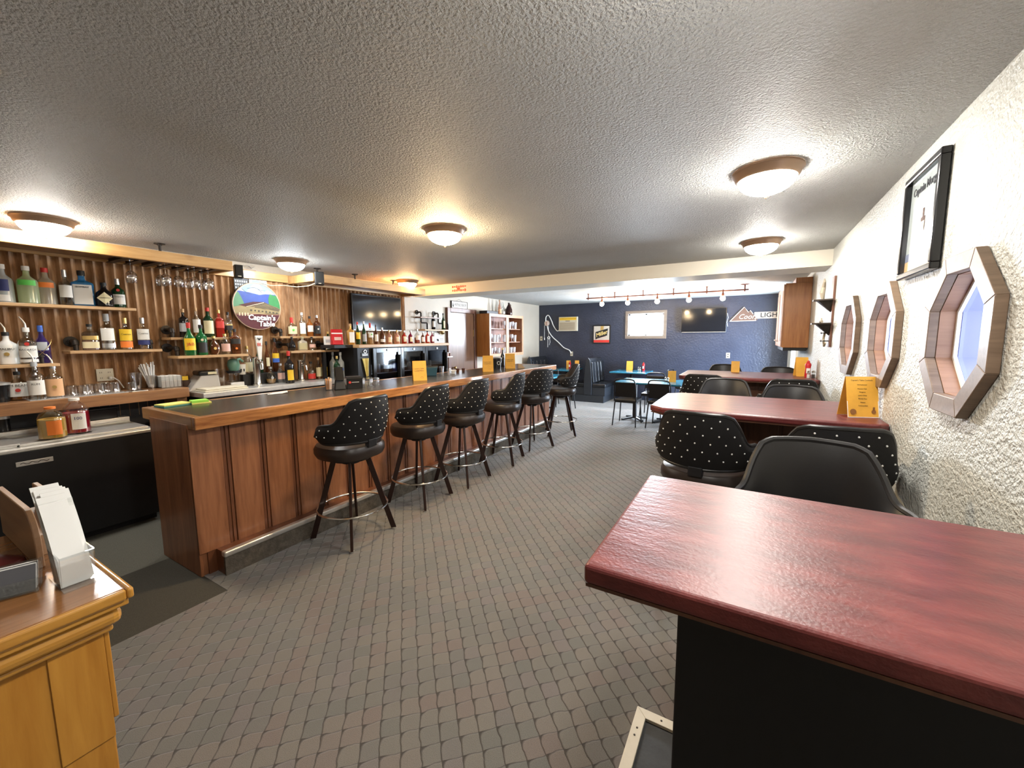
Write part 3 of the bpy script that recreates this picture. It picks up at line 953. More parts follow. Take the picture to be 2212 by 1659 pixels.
def bottle(x, y, z, h, w, kind, glass, label, name='liquor_bottle', lcol='white', lz=(0.16, 0.50), cap='black', liquid=None, fill=0.6, spout=False,
           pw=2.2, asp=1.0, txt=None, tcol=None, band=None, lw=62, seal=None, caph=0.12, group='bottles', diamond=False, cat='bottle', ry=None):
    rz = radians(90) if ry is None else ry
    rz += math.atan2(-y, -x) * 0 - radians(14)            # labels turned a little towards the room
    t = thing(name, label, cat, (x, y, z), rz, group)
    w = w * 0.88
    R = w / 2
    pr = [(r * R, q * h * (1 - caph * 0.35)) for r, q in PROF[kind]]
    body = MB().lathe(pr, 20, sy=asp, pw=pw, cap=(True, False)).build('glass_body', glass, t, True)
    if liquid:
        lp = [(r * R * 0.93, q * h * (1 - caph * 0.35) + (0.004 if q == 0 else 0)) for r, q in PROF[kind] if q <= fill]
        lp.append((lp[-1][0], fill * h * 0.96))
        MB().lathe(lp, 16, sy=asp, pw=pw).build('liquid', liquid, t, True)
    rn = PROF[kind][-1][0] * R * 1.12
    cm = L.get(cap, L['black'])
    c = MB().lathe([(rn, h * (1 - caph)), (rn * 1.04, h * (1 - caph * 0.5)), (rn, h)], 12).build('cap', cm, t, True)
    if spout:
        MB().tube([(0, 0, h * 0.99), (0, 0, h + 0.03), (-0.012, 0, h + 0.06), (-0.026, 0, h + 0.085)], 0.005, 6, rr=[0.008, 0.006, 0.005, 0.004]).build('pour_spout', M_steel, t, True)

    def wrap(z0, z1, half, mtl, nm, grow=1.012, par=t):
        n = 14
        vs, fs = [], []
        for i in range(n + 1):
            a = radians(-90 - half + 2 * half * i / n)
            ca, sa = cos(a), sin(a)
            k = (abs(ca) ** pw + abs(sa) ** pw) ** (-1 / pw)
            vs += [(R * grow * k * ca, R * grow * k * sa * asp, z0 * h), (R * grow * k * ca, R * grow * k * sa * asp, z1 * h)]
        for i in range(n):
            fs.append((2 * i, 2 * i + 2, 2 * i + 3, 2 * i + 1))
        return MB().add(vs, fs).build(nm, mtl, par, True)
    lb = None
    if lcol and diamond:
        d = R * 0.86
        zc = (lz[0] + lz[1]) / 2 * h
        hh = (lz[1] - lz[0]) / 2 * h
        lb = MB().add([(-d, -R * 0.90, zc), (0, -R * 1.04, zc - hh), (d, -R * 0.90, zc), (0, -R * 1.04, zc + hh), (0, -R * 1.06, zc)],
                      [(0, 1, 4), (1, 2, 4), (2, 3, 4), (3, 0, 4)]).build('paper_label', L[lcol], t)
    elif lcol:
        lb = wrap(lz[0], lz[1], lw, L[lcol], 'paper_label')
    if band:
        wrap(band[1], band[2], lw, L[band[0]], 'label_band', 1.022)
    if seal:
        MB().lathe([(w * 0.13, 0), (w * 0.13, 0.002)], 14).build('seal', L[seal[0]], t).matrix_local = Matrix.Translation((0, -R * asp * 1.05 - 0.001, seal[1] * h)) @ Matrix.Rotation(radians(90), 4, 'X')
    if txt and lb:
        text('lettering', txt[0], txt[1], L[tcol] if tcol else M_ink, lb, (0, -R * asp * 1.05 - 0.0015, txt[2] * h), RX90, 0.0004)
    return t


# shelves on the corrugated wall: plank on black pipe brackets
def pipe_shelf(y0, y1, z, label, x0=-5.085, x1=-4.86, elbows=(0.0, 1.0), th=0.026, out=0.0):
    t = thing('pipe_shelf', label, 'shelf', (0, (y0 + y1) / 2, z), 0, 'wooden pipe shelves behind the bar')
    hl = (y1 - y0) / 2
    MB().box(x0, x1, -hl, hl, -th, -0.001).build('plank', M_shelfwood, t, bevel=0.003)
    for e in elbows:
        yy_ = -hl + 0.05 + (2 * hl - 0.10) * e
        b = MB().tube([(-5.09, yy_, 0.075), (-4.99 + out, yy_, 0.075), (-4.968 + out, yy_, 0.07), (-4.96 + out, yy_, 0.05), (-4.96 + out, yy_, 0.0)], 0.017, 10)
        b.tube([(-4.995 + out, yy_, 0.075), (-4.965 + out, yy_, 0.073), (-4.958 + out, yy_, 0.045)], 0.023, 10)
        b.lathe([(0.045, 0), (0.045, 0.008), (0.024, 0.010), (0.024, 0.022)], 16)
        n0 = 16 * 4
        vs = b.v[-n0:]
        b.v[-n0:] = [(-5.088 + p[2], yy_ + p[0], 0.075 + p[1]) for p in vs]
        b.build('pipe_bracket', M_iron, t, True)
    return t
pipe_shelf(-0.30, 1.505, 1.860, 'uppermost plank shelf at the far left, holding the blue bottle', elbows=(0.12, 0.985))
pipe_shelf(-0.20, 0.985, 1.387, 'plank shelf at the left edge holding the white rum bottle', elbows=(0.10, 0.975))
pipe_shelf(1.05, 1.665, 1.484, 'plank shelf with four tequila bottles above the wall outlet', elbows=(0.02, 0.99))
pipe_shelf(1.74, 2.375, 1.594, 'upper of the two plank shelves left of the round sign', elbows=(0.0, 0.97))
pipe_shelf(1.73, 2.365, 1.414, 'lower of the two plank shelves left of the round sign', elbows=(0.0, 0.97), x0=-4.95, x1=-4.72, out=0.10)
pipe_shelf(2.81, 3.385, 1.605, 'upper of the two plank shelves right of the round sign', elbows=(0.03, 0.97))
pipe_shelf(2.845, 3.505, 1.428, 'lower of the two plank shelves right of the round sign', elbows=(0.03, 0.985), x0=-4.95, x1=-4.72, out=0.10)

S1, S2, S3, S4, S5, S6, S7 = 1.860, 1.387, 1.484, 1.594, 1.414, 1.605, 1.428
CL, STL, FT = 1.105, 1.050, 1.492
g1 = 'bottles on the uppermost left shelf'
bottle(-4.96, 0.764, S1, 0.29, 0.118, 'tall', G_frost, 'clear vodka bottle with violet flowers at the left end of the uppermost shelf', lcol='navy', lz=(0.30, 0.60), cap='white', band=('white', 0.04, 0.20), lw=34, group=g1)
bottle(-4.94, 0.882, S1, 0.29, 0.132, 'tall', G_lime, 'pale green frosted bottle with a lime green label', lcol='green', lz=(0.48, 0.62), cap='white', group=g1, lw=50)
bottle(-4.985, 0.99, S1, 0.295, 0.126, 'tall', G_citrus, 'frosted bottle with an orange label and pink spout', lcol='orange', lz=(0.46, 0.60), cap='red', group=g1, lw=50)
bottle(-4.935, 1.088, S1, 0.29, 0.092, 'tall', G_clear, 'clear rum bottle with broad white label left of the blue bottle', lcol='white', lz=(0.22, 0.56), cap='silver', group=g1, liquid=None, caph=0.2)
bottle(-4.975, 1.198, S1, 0.30, 0.158, 'square', G_blue, 'large bright blue square bottle with tall white label', lcol='white', lz=(0.05, 0.60), cap='black', pw=6, asp=0.75, txt=('BOMBAY', 0.020, 0.53), group=g1, lw=40, caph=0.14)
bottle(-4.925, 1.318, S1, 0.21, 0.132, 'squat', G_black, 'squat black bottle with a cream diamond label', lcol='cream', lz=(0.10, 0.60), cap='black', txt=("HENDRICK'S", 0.012, 0.36), diamond=True, group=g1)
bottle(-4.98, 1.425, S1, 0.26, 0.108, 'tall', G_dgreen, 'green gin bottle with white label and red seal at the shelf end', lcol='white', lz=(0.12, 0.46), cap='silver', seal=('red', 0.60), txt=('Tanqueray', 0.015, 0.38), group=g1, caph=0.2)
g2 = 'bottles on the left-edge shelf'
bottle(-4.99, 0.742, S2, 0.25, 0.125, 'tall', G_white, 'opaque white rum bottle with metal pour spout on the left-edge shelf', lcol='white', lz=(0.20, 0.52), cap='black', spout=True, txt=('MALIBU', 0.024, 0.47), seal=('gold', 0.32), group=g2)
bottle(-4.925, 0.838, S2, 0.285, 0.118, 'tall', G_clear, 'clear rum bottle with red emblem and pour spout beside the white bottle', lcol='white', lz=(0.18, 0.50), cap='white', spout=True, txt=('BACARDI', 0.021, 0.39), seal=('red', 0.55), band=('white', 0.05, 0.13), group=g2)
pb_ = bottle(-4.99, 0.925, S2, 0.305, 0.104, 'long', G_purple, 'dark violet bottle in a wire cage with a blue cap', lcol='grey', lz=(0.34, 0.56), cap='blue', group=g2, caph=0.17, lw=40)
cg = MB()
for s in (-1, 1):
    cg.tube([(s * 0.054 * cos(a * 0.9), -0.054 * abs(sin(a * 0.9)) - 0.004, 0.19 * (1 - a / 3.2)) for a in [i * 0.32 for i in range(11)]], 0.0022, 5)
cg.build('wire_cage', M_brass, pb_)
g3 = 'bottles on the left wooden counter'
bottle(-4.95, 0.765, CL, 0.225, 0.125, 'squat', G_clear, 'square bourbon bottle with white label and red seal on the left counter', lcol='white', lz=(0.14, 0.62), cap='black', liquid=G_amber, fill=0.42, spout=True, pw=4, txt=('JIM BEAM', 0.026, 0.52), seal=('red', 0.36), group=g3)
bottle(-4.83, 0.838, CL, 0.30, 0.112, 'tall', G_clear, 'clear rum bottle with grey-printed white label on the left counter', lcol='white', lz=(0.14, 0.52), cap='grey', spout=True, txt=('RUM', 0.022, 0.42), group=g3)
bottle(-4.88, 0.945, CL, 0.27, 0.118, 'tall', G_clear, 'tequila bottle with peach label nearest the upturned glasses', lcol='peach', lz=(0.06, 0.58), cap='silver', spout=True, seal=('gold', 0.34), group=g3)
g4 = 'bottles on the tequila shelf'
bottle(-4.96, 1.205, S3, 0.225, 0.118, 'square', G_clear, 'square jar-like tequila bottle with dark lid on the tequila shelf', lcol='cream', lz=(0.08, 0.32), cap='black', liquid=G_pink, fill=0.4, pw=5, band=('gold', 0.40, 0.55), group=g4, caph=0.1)
bottle(-4.96, 1.318, S3, 0.318, 0.125, 'tall', G_clear, 'tallest clear bottle with blue-grey cap and white label on the tequila shelf', lcol='white', lz=(0.26, 0.60), cap='grey', band=('silver', 0.06, 0.18), caph=0.2, group=g4, lw=48)
bottle(-4.96, 1.44, S3, 0.287, 0.105, 'tall', G_clear, 'gold tequila bottle with yellow label', lcol='yellow', lz=(0.28, 0.64), cap='gold', liquid=G_gold, fill=0.3, band=('orange', 0.06, 0.26), txt=('Cuervo', 0.022, 0.48), caph=0.18, group=g4)
bottle(-4.96, 1.565, S3, 0.293, 0.105, 'tall', G_clear, 'silver tequila bottle with white label over a navy band', lcol='white', lz=(0.30, 0.64), cap='silver', band=('navy', 0.14, 0.28), txt=('Cuervo', 0.022, 0.50), caph=0.18, group=g4)
g5 = 'bottles left of the round sign'
bottle(-4.98, 1.90, S4, 0.285, 0.088, 'square', G_black, 'near-black whiskey bottle with cork at the left of the upper shelf', lcol='grey', lz=(0.2, 0.5), cap='cork', pw=4, group=g5)
bottle(-4.98, 2.012, S4, 0.305, 0.082, 'tall', G_clear, 'golden whisky bottle with tall white label on the upper shelf', lcol='white', lz=(0.16, 0.60), cap='cork', liquid=G_gold, fill=0.55, group=g5)
bottle(-4.98, 2.118, S4, 0.31, 0.105, 'tall', G_dgreen, 'olive bottle with large cream label on the upper shelf', lcol='cream', lz=(0.12, 0.56), cap='red', group=g5)
bottle(-4.98, 2.222, S4, 0.293, 0.092, 'square', G_red, 'red whisky bottle with slanting red label on the upper shelf', lcol='red', lz=(0.34, 0.58), cap='gold', pw=5, group=g5)
bottle(-4.98, 2.312, S4, 0.275, 0.078, 'square', G_clear, 'clear whisky bottle with black and gold label at the end of the upper shelf', lcol='black', lz=(0.28, 0.46), cap='black', liquid=G_gold, fill=0.3, band=('gold', 0.48, 0.51), pw=5, group=g5)
bottle(-4.83, 1.878, S5, 0.325, 0.110, 'long', G_green, 'green bottle with bright yellow label and red cap', lcol='yellow', lz=(0.16, 0.52), cap='red', txt=('J&B', 0.042, 0.34), tcol='red', group=g5, caph=0.17)
bottle(-4.83, 1.981, S5, 0.305, 0.106, 'tall', G_green, 'green whisky bottle with dark oval label beside the yellow-labelled one', lcol='black', lz=(0.08, 0.42), cap='black', seal=('cream', 0.50), group=g5)
bottle(-4.83, 2.090, S5, 0.19, 0.118, 'round', G_brown, 'round brown decanter bottle in the middle of the lower shelf', lcol=None, cap='gold', seal=('gold', 0.34), group=g5)
bottle(-4.83, 2.195, S5, 0.215, 0.100, 'squat', G_clear, 'short clear bottle with rose label on the lower shelf', lcol='rose', lz=(0.14, 0.52), cap='gold', group=g5)
bottle(-4.83, 2.295, S5, 0.27, 0.100, 'square', G_brown, 'square brown bottle with slanting black label at the end of the lower shelf', lcol='black', lz=(0.40, 0.60), cap='black', pw=5, seal=('orange', 0.22), group=g5)
g6 = 'bottles right of the round sign'
bottle(-4.96, 3.02, S6, 0.232, 0.118, 'squat', G_clear, 'squat bourbon bottle with red wax cap and green-leaf label', lcol='cream', lz=(0.12, 0.52), cap='red', liquid=G_amber, fill=0.5, seal=('green', 0.34), pw=4, group=g6, caph=0.3)
bottle(-4.96, 3.158, S6, 0.30, 0.086, 'tall', G_clear, 'tall whisky bottle with two white labels on the shelf right of the sign', lcol='white', lz=(0.10, 0.56), cap='white', liquid=G_gold, fill=0.5, group=g6)
bottle(-4.96, 3.262, S6, 0.258, 0.086, 'tall', G_amber, 'amber bourbon bottle with white label on the shelf right of the sign', lcol='white', lz=(0.22, 0.54), cap='black', group=g6)
bottle(-4.96, 3.362, S6, 0.275, 0.094, 'tall', G_brown, 'dark amber bottle with round white badge at the shelf end', lcol='black', lz=(0.12, 0.5), cap='silver', seal=('white', 0.34), group=g6)
bottle(-4.83, 2.929, S7, 0.17, 0.088, 'round', G_black, 'small dark sculpted bottle at the left of the lower right shelf', lcol=None, cap='black', group=g6)
bottle(-4.83, 3.064, S7, 0.168, 0.118, 'square', G_citrus, 'short square cream-coloured bottle on the lower right shelf', lcol='olive', lz=(0.08, 0.56), cap='olive', pw=6, asp=0.6, group=g6)
bottle(-4.83, 3.190, S7, 0.17, 0.094, 'round', G_clear, 'small round clear bottle on the lower right shelf', lcol='rose', lz=(0.2, 0.45), cap='black', group=g6)
bottle(-4.83, 3.422, S7, 0.235, 0.080, 'square', G_dgreen, 'square green herbal liqueur bottle with orange-striped label', lcol='white', lz=(0.06, 0.34), cap='gold', band=('orange', 0.36, 0.44), pw=6, seal=('green', 0.54), group=g6)
g7 = 'bottles on the steel counter'
RZ = 1.175       # riser behind the taps
bottle(-4.97, 2.475, RZ, 0.32, 0.100, 'tall', G_clear, 'clear bottle with cream label just left of the first beer tap', lcol='cream', lz=(0.08, 0.42), cap='gold', group=g7)
bottle(-4.99, 2.61, RZ, 0.34, 0.088, 'long', G_dgreen, 'red-capped bottle directly behind the first beer tap', lcol='white', lz=(0.12, 0.4), cap='red', group=g7, caph=0.18)
bottle(-5.0, 2.712, RZ, 0.37, 0.076, 'long', G_brown, 'slim dark bottle with narrow yellow strip right of the first beer tap', lcol='cream', lz=(0.20, 0.48), cap='black', lw=30, group=g7)
bottle(-5.0, 2.812, RZ, 0.41, 0.094, 'long', G_brown, 'tall dark bottle with yellow and blue label behind the steel counter', lcol='yellow', lz=(0.40, 0.55), cap='black', band=('blue', 0.28, 0.40), group=g7)
bottle(-4.86, 2.665, STL, 0.195, 0.128, 'round', G_clear, 'round clear bottle with gold liquor standing right of the first beer tap', lcol=None, cap='silver', liquid=G_gold, fill=0.3, seal=('grey', 0.36), group=g7)
bottle(-4.83, 2.765, STL, 0.232, 0.098, 'squat', G_clear, 'short bottle with rose and cream label between the beer taps', lcol='rose', lz=(0.2, 0.52), cap='silver', group=g7)
bottle(-4.70, 2.795, STL, 0.38, 0.112, 'tall', G_black, 'black coffee liqueur bottle with orange label and red cap', lcol='yellow', lz=(0.10, 0.42), cap='red', group=g7, lw=40, caph=0.15)
bottle(-4.86, 3.175, STL, 0.232, 0.114, 'squat', G_clear, 'short bottle with red label right of the second beer tap', lcol='red', lz=(0.06, 0.34), cap='black', liquid=G_pink, fill=0.4, group=g7)
bottle(-4.86, 3.282, STL, 0.28, 0.092, 'squat', G_clear, 'cork-topped bottle with round cream label on the steel counter', lcol='cream', lz=(0.12, 0.54), cap='cork', liquid=G_amber, fill=0.45, group=g7)
bottle(-4.93, 3.40, STL, 0.272, 0.110, 'squat', G_gold, 'golden bottle with yellow label on the steel counter', lcol='yellow', lz=(0.10, 0.54), cap='gold', group=g7)
bottle(-4.80, 3.455, STL, 0.345, 0.096, 'tall', G_frost, 'left of the two tall frosted vodka bottles', lcol='grey', lz=(0.2, 0.40), cap='grey', group=g7, lw=40)
bottle(-4.66, 3.47, STL, 0.345, 0.096, 'tall', G_frost, 'right of the two tall frosted vodka bottles, against the black cooler', lcol='blue', lz=(0.30, 0.40), cap='grey', group=g7, lw=26)
bottle(-4.59, 3.36, STL, 0.30, 0.086, 'tall', G_dgreen, 'dark bottle with pictorial label in front of the cooler side', lcol='olive', lz=(0.12, 0.50), cap='gold', group=g7)
g8 = 'bottles on the board above the cooler'
bottle(-4.60, 3.60, FT, 0.275, 0.098, 'square', G_gold, 'gold bottle with cork and white label at the left end above the cooler', lcol='white', lz=(0.10, 0.60), cap='cork', pw=4, group=g8, lw=40)
bottle(-4.60, 3.714, FT, 0.302, 0.074, 'long', G_dgreen, 'green bottle with yellow label above the cooler', lcol='yellow', lz=(0.24, 0.54), cap='red', group=g8)
bottle(-4.60, 3.818, FT, 0.314, 0.072, 'long', G_dgreen, 'darkest green bottle above the cooler, below the television corner', lcol='grey', lz=(0.12, 0.44), cap='silver', group=g8)
bottle(-4.60, 3.925, FT, 0.294, 0.090, 'tall', G_clear, 'bottle with red cap and golden liquor above the cooler', lcol='white', lz=(0.32, 0.56), cap='red', liquid=G_gold, fill=0.5, seal=('green', 0.46), group=g8, caph=0.22)
bottle(-4.60, 4.025, FT, 0.272, 0.066, 'long', G_brown, 'slim brown bottle with white label above the cooler', lcol='white', lz=(0.14, 0.5), cap='black', group=g8)
bottle(-4.60, 4.138, FT, 0.234, 0.092, 'squat', G_brown, 'brown bottle with low white label above the middle cooler door', lcol='white', lz=(0.12, 0.30), cap='silver', group=g8)
bottle(-4.60, 4.270, FT, 0.200, 0.100, 'flask', G_pink, 'first pale oval-label flask above the cooler', lcol='cream', lz=(0.12, 0.48), cap='gold', asp=0.6, group=g8, lw=34)
bottle(-4.60, 4.424, FT, 0.200, 0.104, 'flask', G_pink, 'second pale oval-label flask above the cooler', lcol='cream', lz=(0.16, 0.50), cap='gold', asp=0.6, group=g8, lw=30)
bottle(-4.60, 4.572, FT, 0.195, 0.098, 'flask', G_red, 'bright red flask with oval cream label above the cooler', lcol='cream', lz=(0.14, 0.56), cap='silver', asp=0.6, group=g8, lw=32)
bottle(-4.60, 4.708, FT, 0.200, 0.090, 'flask', G_wine, 'magenta flask with oval cream label above the cooler', lcol='cream', lz=(0.14, 0.5), cap='silver', asp=0.6, group=g8, lw=32)
bottle(-4.60, 4.852, FT, 0.222, 0.100, 'squat', G_clear, 'clear bottle with green-white label over red liquor above the cooler', lcol='white', lz=(0.24, 0.56), cap='silver', liquid=G_red, fill=0.42, group=g8)
bottle(-4.60, 4.985, FT, 0.184, 0.076, 'flask', G_brown, 'small brown flask with white label above the last cooler door', lcol='white', lz=(0.12, 0.54), cap='silver', group=g8, asp=0.7)
bottle(-4.60, 5.095, FT, 0.202, 0.094, 'flask', G_red, 'red-brown flask with tall white label second from the end', lcol='white', lz=(0.10, 0.58), cap='black', group=g8, asp=0.7, lw=34)
bottle(-4.60, 5.21, FT, 0.188, 0.088, 'flask', G_wine, 'dark red flask at the right end of the board above the cooler', lcol='white', lz=(0.12, 0.58), cap='silver', group=g8, asp=0.7, lw=34)
# red snack pouch and small white carton at the left end of that board
t = thing('snack_pouch', 'red foil pouch standing left of the bottles above the cooler', 'pouch', (-4.62, 3.40, FT), radians(80))
MB().hexa([(-0.07, -0.04, 0), (0.07, -0.04, 0), (0.07, 0.04, 0), (-0.07, 0.04, 0)], [(-0.075, -0.008, 0.20), (0.075, -0.008, 0.20), (0.075, 0.008, 0.20), (-0.075, 0.008, 0.20)]).build('foil', mat('red_foil', (0.48, 0.012, 0.016), 0.25, 0.3, bmp=0.3, bscale=25), t, bevel=0.012)
MB().box(-0.074, 0.074, -0.0185, -0.0165, 0.14, 0.155).build('white_stripe', L['white'], t)
MB().box(-0.045, 0.045, -0.033, -0.028, 0.06, 0.10).build('printed_patch', L['rose'], t)
t = thing('small_carton', 'little white carton between the pouch and the green liqueur bottle', 'carton', (-4.70, 3.315, FT), radians(80))
MB().box(-0.03, 0.03, -0.03, 0.03, 0, 0.11).build('carton_body', L['white'], t, bevel=0.003)
MB().box(-0.031, 0.031, -0.0312, -0.0302, 0.03, 0.07).build('printed_patch', L['grey'], t)

# ------------------------------------------------------------------ counters and cooling behind the bar
t = thing('back_counter', 'thick brown wooden counter with bottles at the left, over dark shelving', 'counter', (0, 0, 0))
MB().box(-5.08, -4.73, -1.5, 1.80, 1.012, CL).build('counter_slab', M_brownwood, t, bevel=0.006)
MB().box(-5.10, -4.80, 1.72, 1.80, 0, 1.0115).build('end_panel', M_brownwood, t)
MB().box(-5.10, -5.085, -1.5, 1.72, 0, 1.0115).build('back_panel', M_black, t)
MB().box(-5.085, -4.83, 1.42, 1.72, 0.62, 0.64).build('lower_shelf', M_black, t)
t = thing('steel_counter', 'stainless steel drip counter on black cabinets beneath the beer taps', 'counter', (0, 0, 0))
MB().box(-5.08, -4.55, 1.84, 3.54, 1.00, STL).build('steel_top', M_steel, t, bevel=0.006)
MB().box(-5.07, -4.60, 1.88, 3.54, 0.0, 0.9995).build('cabinet_body', M_black, t)
for i in range(3):
    y0 = 1.90 + i * 0.545
    d = MB().box(-4.599, -4.58, y0 + 0.01, y0 + 0.53, 0.10, 0.955).build('cabinet_door', M_blackg, t, bevel=0.004)
    MB().tube([(-4.572, y0 + 0.05, 0.90), (-4.56, y0 + 0.05, 0.90), (-4.56, y0 + 0.16, 0.90), (-4.572, y0 + 0.16, 0.90)], 0.006, 6).build('handle', M_chrome, d)
MB().box(-5.08, -4.90, 2.38, 2.93, STL + 0.0005, RZ).build('riser', M_black, t, bevel=0.004)

t = thing('bottle_cooler', 'black chest bottle cooler with stainless sliding lids left of the bar', 'cooler', (0, 0, 0))
MB().box(-5.05, -4.43, -0.9, 1.40, 0.06, 0.78).build('cabinet', M_black, t, bevel=0.006)
MB().box(-5.0, -4.50, -0.88, 1.38, 0.0, 0.0595).build('plinth', M_black, t)
MB().box(-5.06, -4.415, -0.91, 1.41, 0.781, 0.812).build('steel_rim', M_steel, t, bevel=0.008)
for a, b, zz in ((-0.88, -0.08, 0.83), (-0.10, 0.66, 0.838), (0.64, 1.38, 0.83)):
    l = MB().box(-4.93, -4.47, a, b, 0.8125, zz).build('sliding_lid', M_steel, t, bevel=0.004)
    MB().box(-4.62, -4.56, (a + b) / 2 - 0.04, (a + b) / 2 + 0.04, zz + 0.0002, zz + 0.004).build('lid_grip', M_iron, l)
MB().box(-5.06, -4.95, -0.9, 1.40, 0.8125, 0.865).build('rear_ledge', M_steel, t, bevel=0.004)
pl = MB().box(-4.4295, -4.425, 0.62, 0.80, 0.680, 0.715).build('maker_plate', M_alum, t, bevel=0.006)
MB().tube([(-4.4245, 0.64 + i * 0.014, 0.698 + 0.007 * sin(i * 1.9)) for i in range(11)], 0.0022, 5).build('script_mark', M_iron, pl)

# dark goods under the wooden counter
for y, z, r, hh, lab, cm in ((0.66, 0.8655, 0.045, 0.10, 'dark tin on the cooler ledge under the wooden counter', M_blackg), (1.28, 0.866, 0.0, 0, '', None)):
    if cm:
        t = thing('storage_tin', lab, 'tin', (-5.0, y, z))
        MB().lathe([(r, 0), (r, hh)], 18).build('tin_body', cm, t, True)
        MB().lathe([(r * 1.05, hh), (r * 1.05, hh + 0.02)], 18).build('lid', M_steel, t, True)
t = thing('napkin_crate', 'dark crate on the cooler ledge below the wooden counter', 'crate', (-5.0, 1.16, 0.866))
MB().box(-0.05, 0.05, -0.16, 0.16, 0, 0.09).build('crate_body', M_blackg, t, bevel=0.006)
MB().box(-0.055, 0.055, -0.165, 0.165, 0.0902, 0.10).build('crate_rim', M_black, t)
t = thing('red_ball_jar', 'dark red round jar half hidden behind the notepads', 'jar', (-5.0, 1.55, 0.8395))
t.location = (-4.99, 1.62, 0.6405)
MB().lathe([(0.04, 0), (0.07, 0.04), (0.075, 0.09), (0.05, 0.14)], 18).build('jar_body', mat('dark_red_glaze', (0.16, 0.02, 0.02), 0.3), t, True)
MB().lathe([(0.052, 0.1402), (0.052, 0.155)], 18).build('lid', M_black, t, True)

# juice bottles on the cooler
def juice(x, y, z, h, w, lab, liq, fillz, capc, labc, txt):
    t = thing('juice_bottle', lab, 'bottle', (x, y, z), radians(62), 'juice bottles on the cooler')
    R = w / 2
    pr = [(0.9, 0), (1, 0.02), (1, 0.56), (0.97, 0.66), (0.78, 0.78), (0.46, 0.87), (0.36, 0.91), (0.36, 0.96)]
    MB().lathe([(r * R, q * h) for r, q in pr], 22, pw=3, cap=(True, False)).build('plastic_body', M_acryl, t, True)
    MB().lathe([(r * R * 0.95, q * h + (0.003 if q == 0 else 0)) for r, q in pr if q <= 0.6] + [(R * 0.93, fillz * h)], 20, pw=3).build('juice', liq, t, True)
    MB().lathe([(0.42 * R, 0.93 * h), (0.42 * R, h)], 16).build('cap', capc, t, True)
    lb = MB()
    vs, fs = [], []
    for i in range(13):
        a = radians(-90 - 5 + 60 * i / 12)
        k = (abs(cos(a)) ** 3 + abs(sin(a)) ** 3) ** (-1 / 3)
        vs += [(R * 1.02 * k * cos(a), R * 1.02 * k * sin(a), 0.12 * h), (R * 1.02 * k * cos(a), R * 1.02 * k * sin(a), 0.58 * h)]
    for i in range(12):
        fs.append((2 * i, 2 * i + 2, 2 * i + 3, 2 * i + 1))
    l = lb.add(vs, fs).build('paper_label', labc, t, True)
    if txt:
        text('lettering', txt, 0.034, L['navy'], l, (R * 0.42, -R * 1.06, 0.44 * h), RX90, 0.0004)
    return t
juice(-4.53, 0.835, 0.8385, 0.235, 0.145, 'orange juice bottle with orange cap standing on the cooler lid', mat('orange_juice', (0.62, 0.36, 0.04), 0.3, trans=0.15), 0.62, L['orange'], L['orange'], None)
juice(-4.62, 0.985, 0.8385, 0.275, 0.15, 'red juice bottle with white cap standing on the cooler lid', mat('red_juice', (0.36, 0.01, 0.03), 0.2, trans=0.25), 0.60, L['white'], L['white'], '100')

# three-door back bar fridge
t = thing('glass_door_fridge', 'black back bar fridge with three glass doors below the row of flasks', 'fridge', (0, 0, 0))
fy0, fy1, fx0, fx1, fz = 3.55, 5.33, -5.07, -4.42, 1.45
MB().box(fx0, fx1, fy0, fy1, 0.0, 0.10).box(fx0, fx1, fy0, fy1, fz - 0.05, fz).box(fx0, fx0 + 0.03, fy0, fy1, 0.1, fz - 0.05).box(fx0, fx1, fy0, 3.76, 0.10, fz - 0.05).box(fx0, fx1, fy1 - 0.04, fy1, 0.1, fz - 0.05).build('cabinet', M_black, t)
for z in (0.45, 0.78, 1.08):
    MB().box(fx0 + 0.03, fx1 - 0.06, 3.765, fy1 - 0.04, z, z + 0.008).build('wire_shelf', M_steel, t)
dws = [(3.772, 4.277), (4.281, 4.794), (4.798, 5.325)]
for a, b in dws:
    d = MB().box(fx1 + 0.001, fx1 + 0.04, a, a + 0.055, 0.10, fz - 0.01).box(fx1 + 0.001, fx1 + 0.04, b - 0.055, b, 0.10, fz - 0.01).box(fx1 + 0.001, fx1 + 0.04, a + 0.055, b - 0.055, fz - 0.075, fz - 0.01).box(fx1 + 0.001, fx1 + 0.04, a + 0.055, b - 0.055, 0.10, 0.16).build('door', M_blackg, t, bevel=0.004)
    MB().box(fx1 + 0.012, fx1 + 0.018, a + 0.055, b - 0.055, 0.16, fz - 0.075).build('glass_pane', M_smoke, d)
    MB().box(fx1 + 0.041, fx1 + 0.068, b - 0.05, b - 0.025, 0.85, 1.34).build('handle', M_black, d, bevel=0.006)
    MB().lathe([(0.014, 0), (0.014, 0.012)], 12).build('lock', M_steel, d).matrix_local = Matrix.Translation((fx1 + 0.04, (a + b) / 2, fz - 0.04)) @ Matrix.Rotation(radians(90), 4, 'Y')
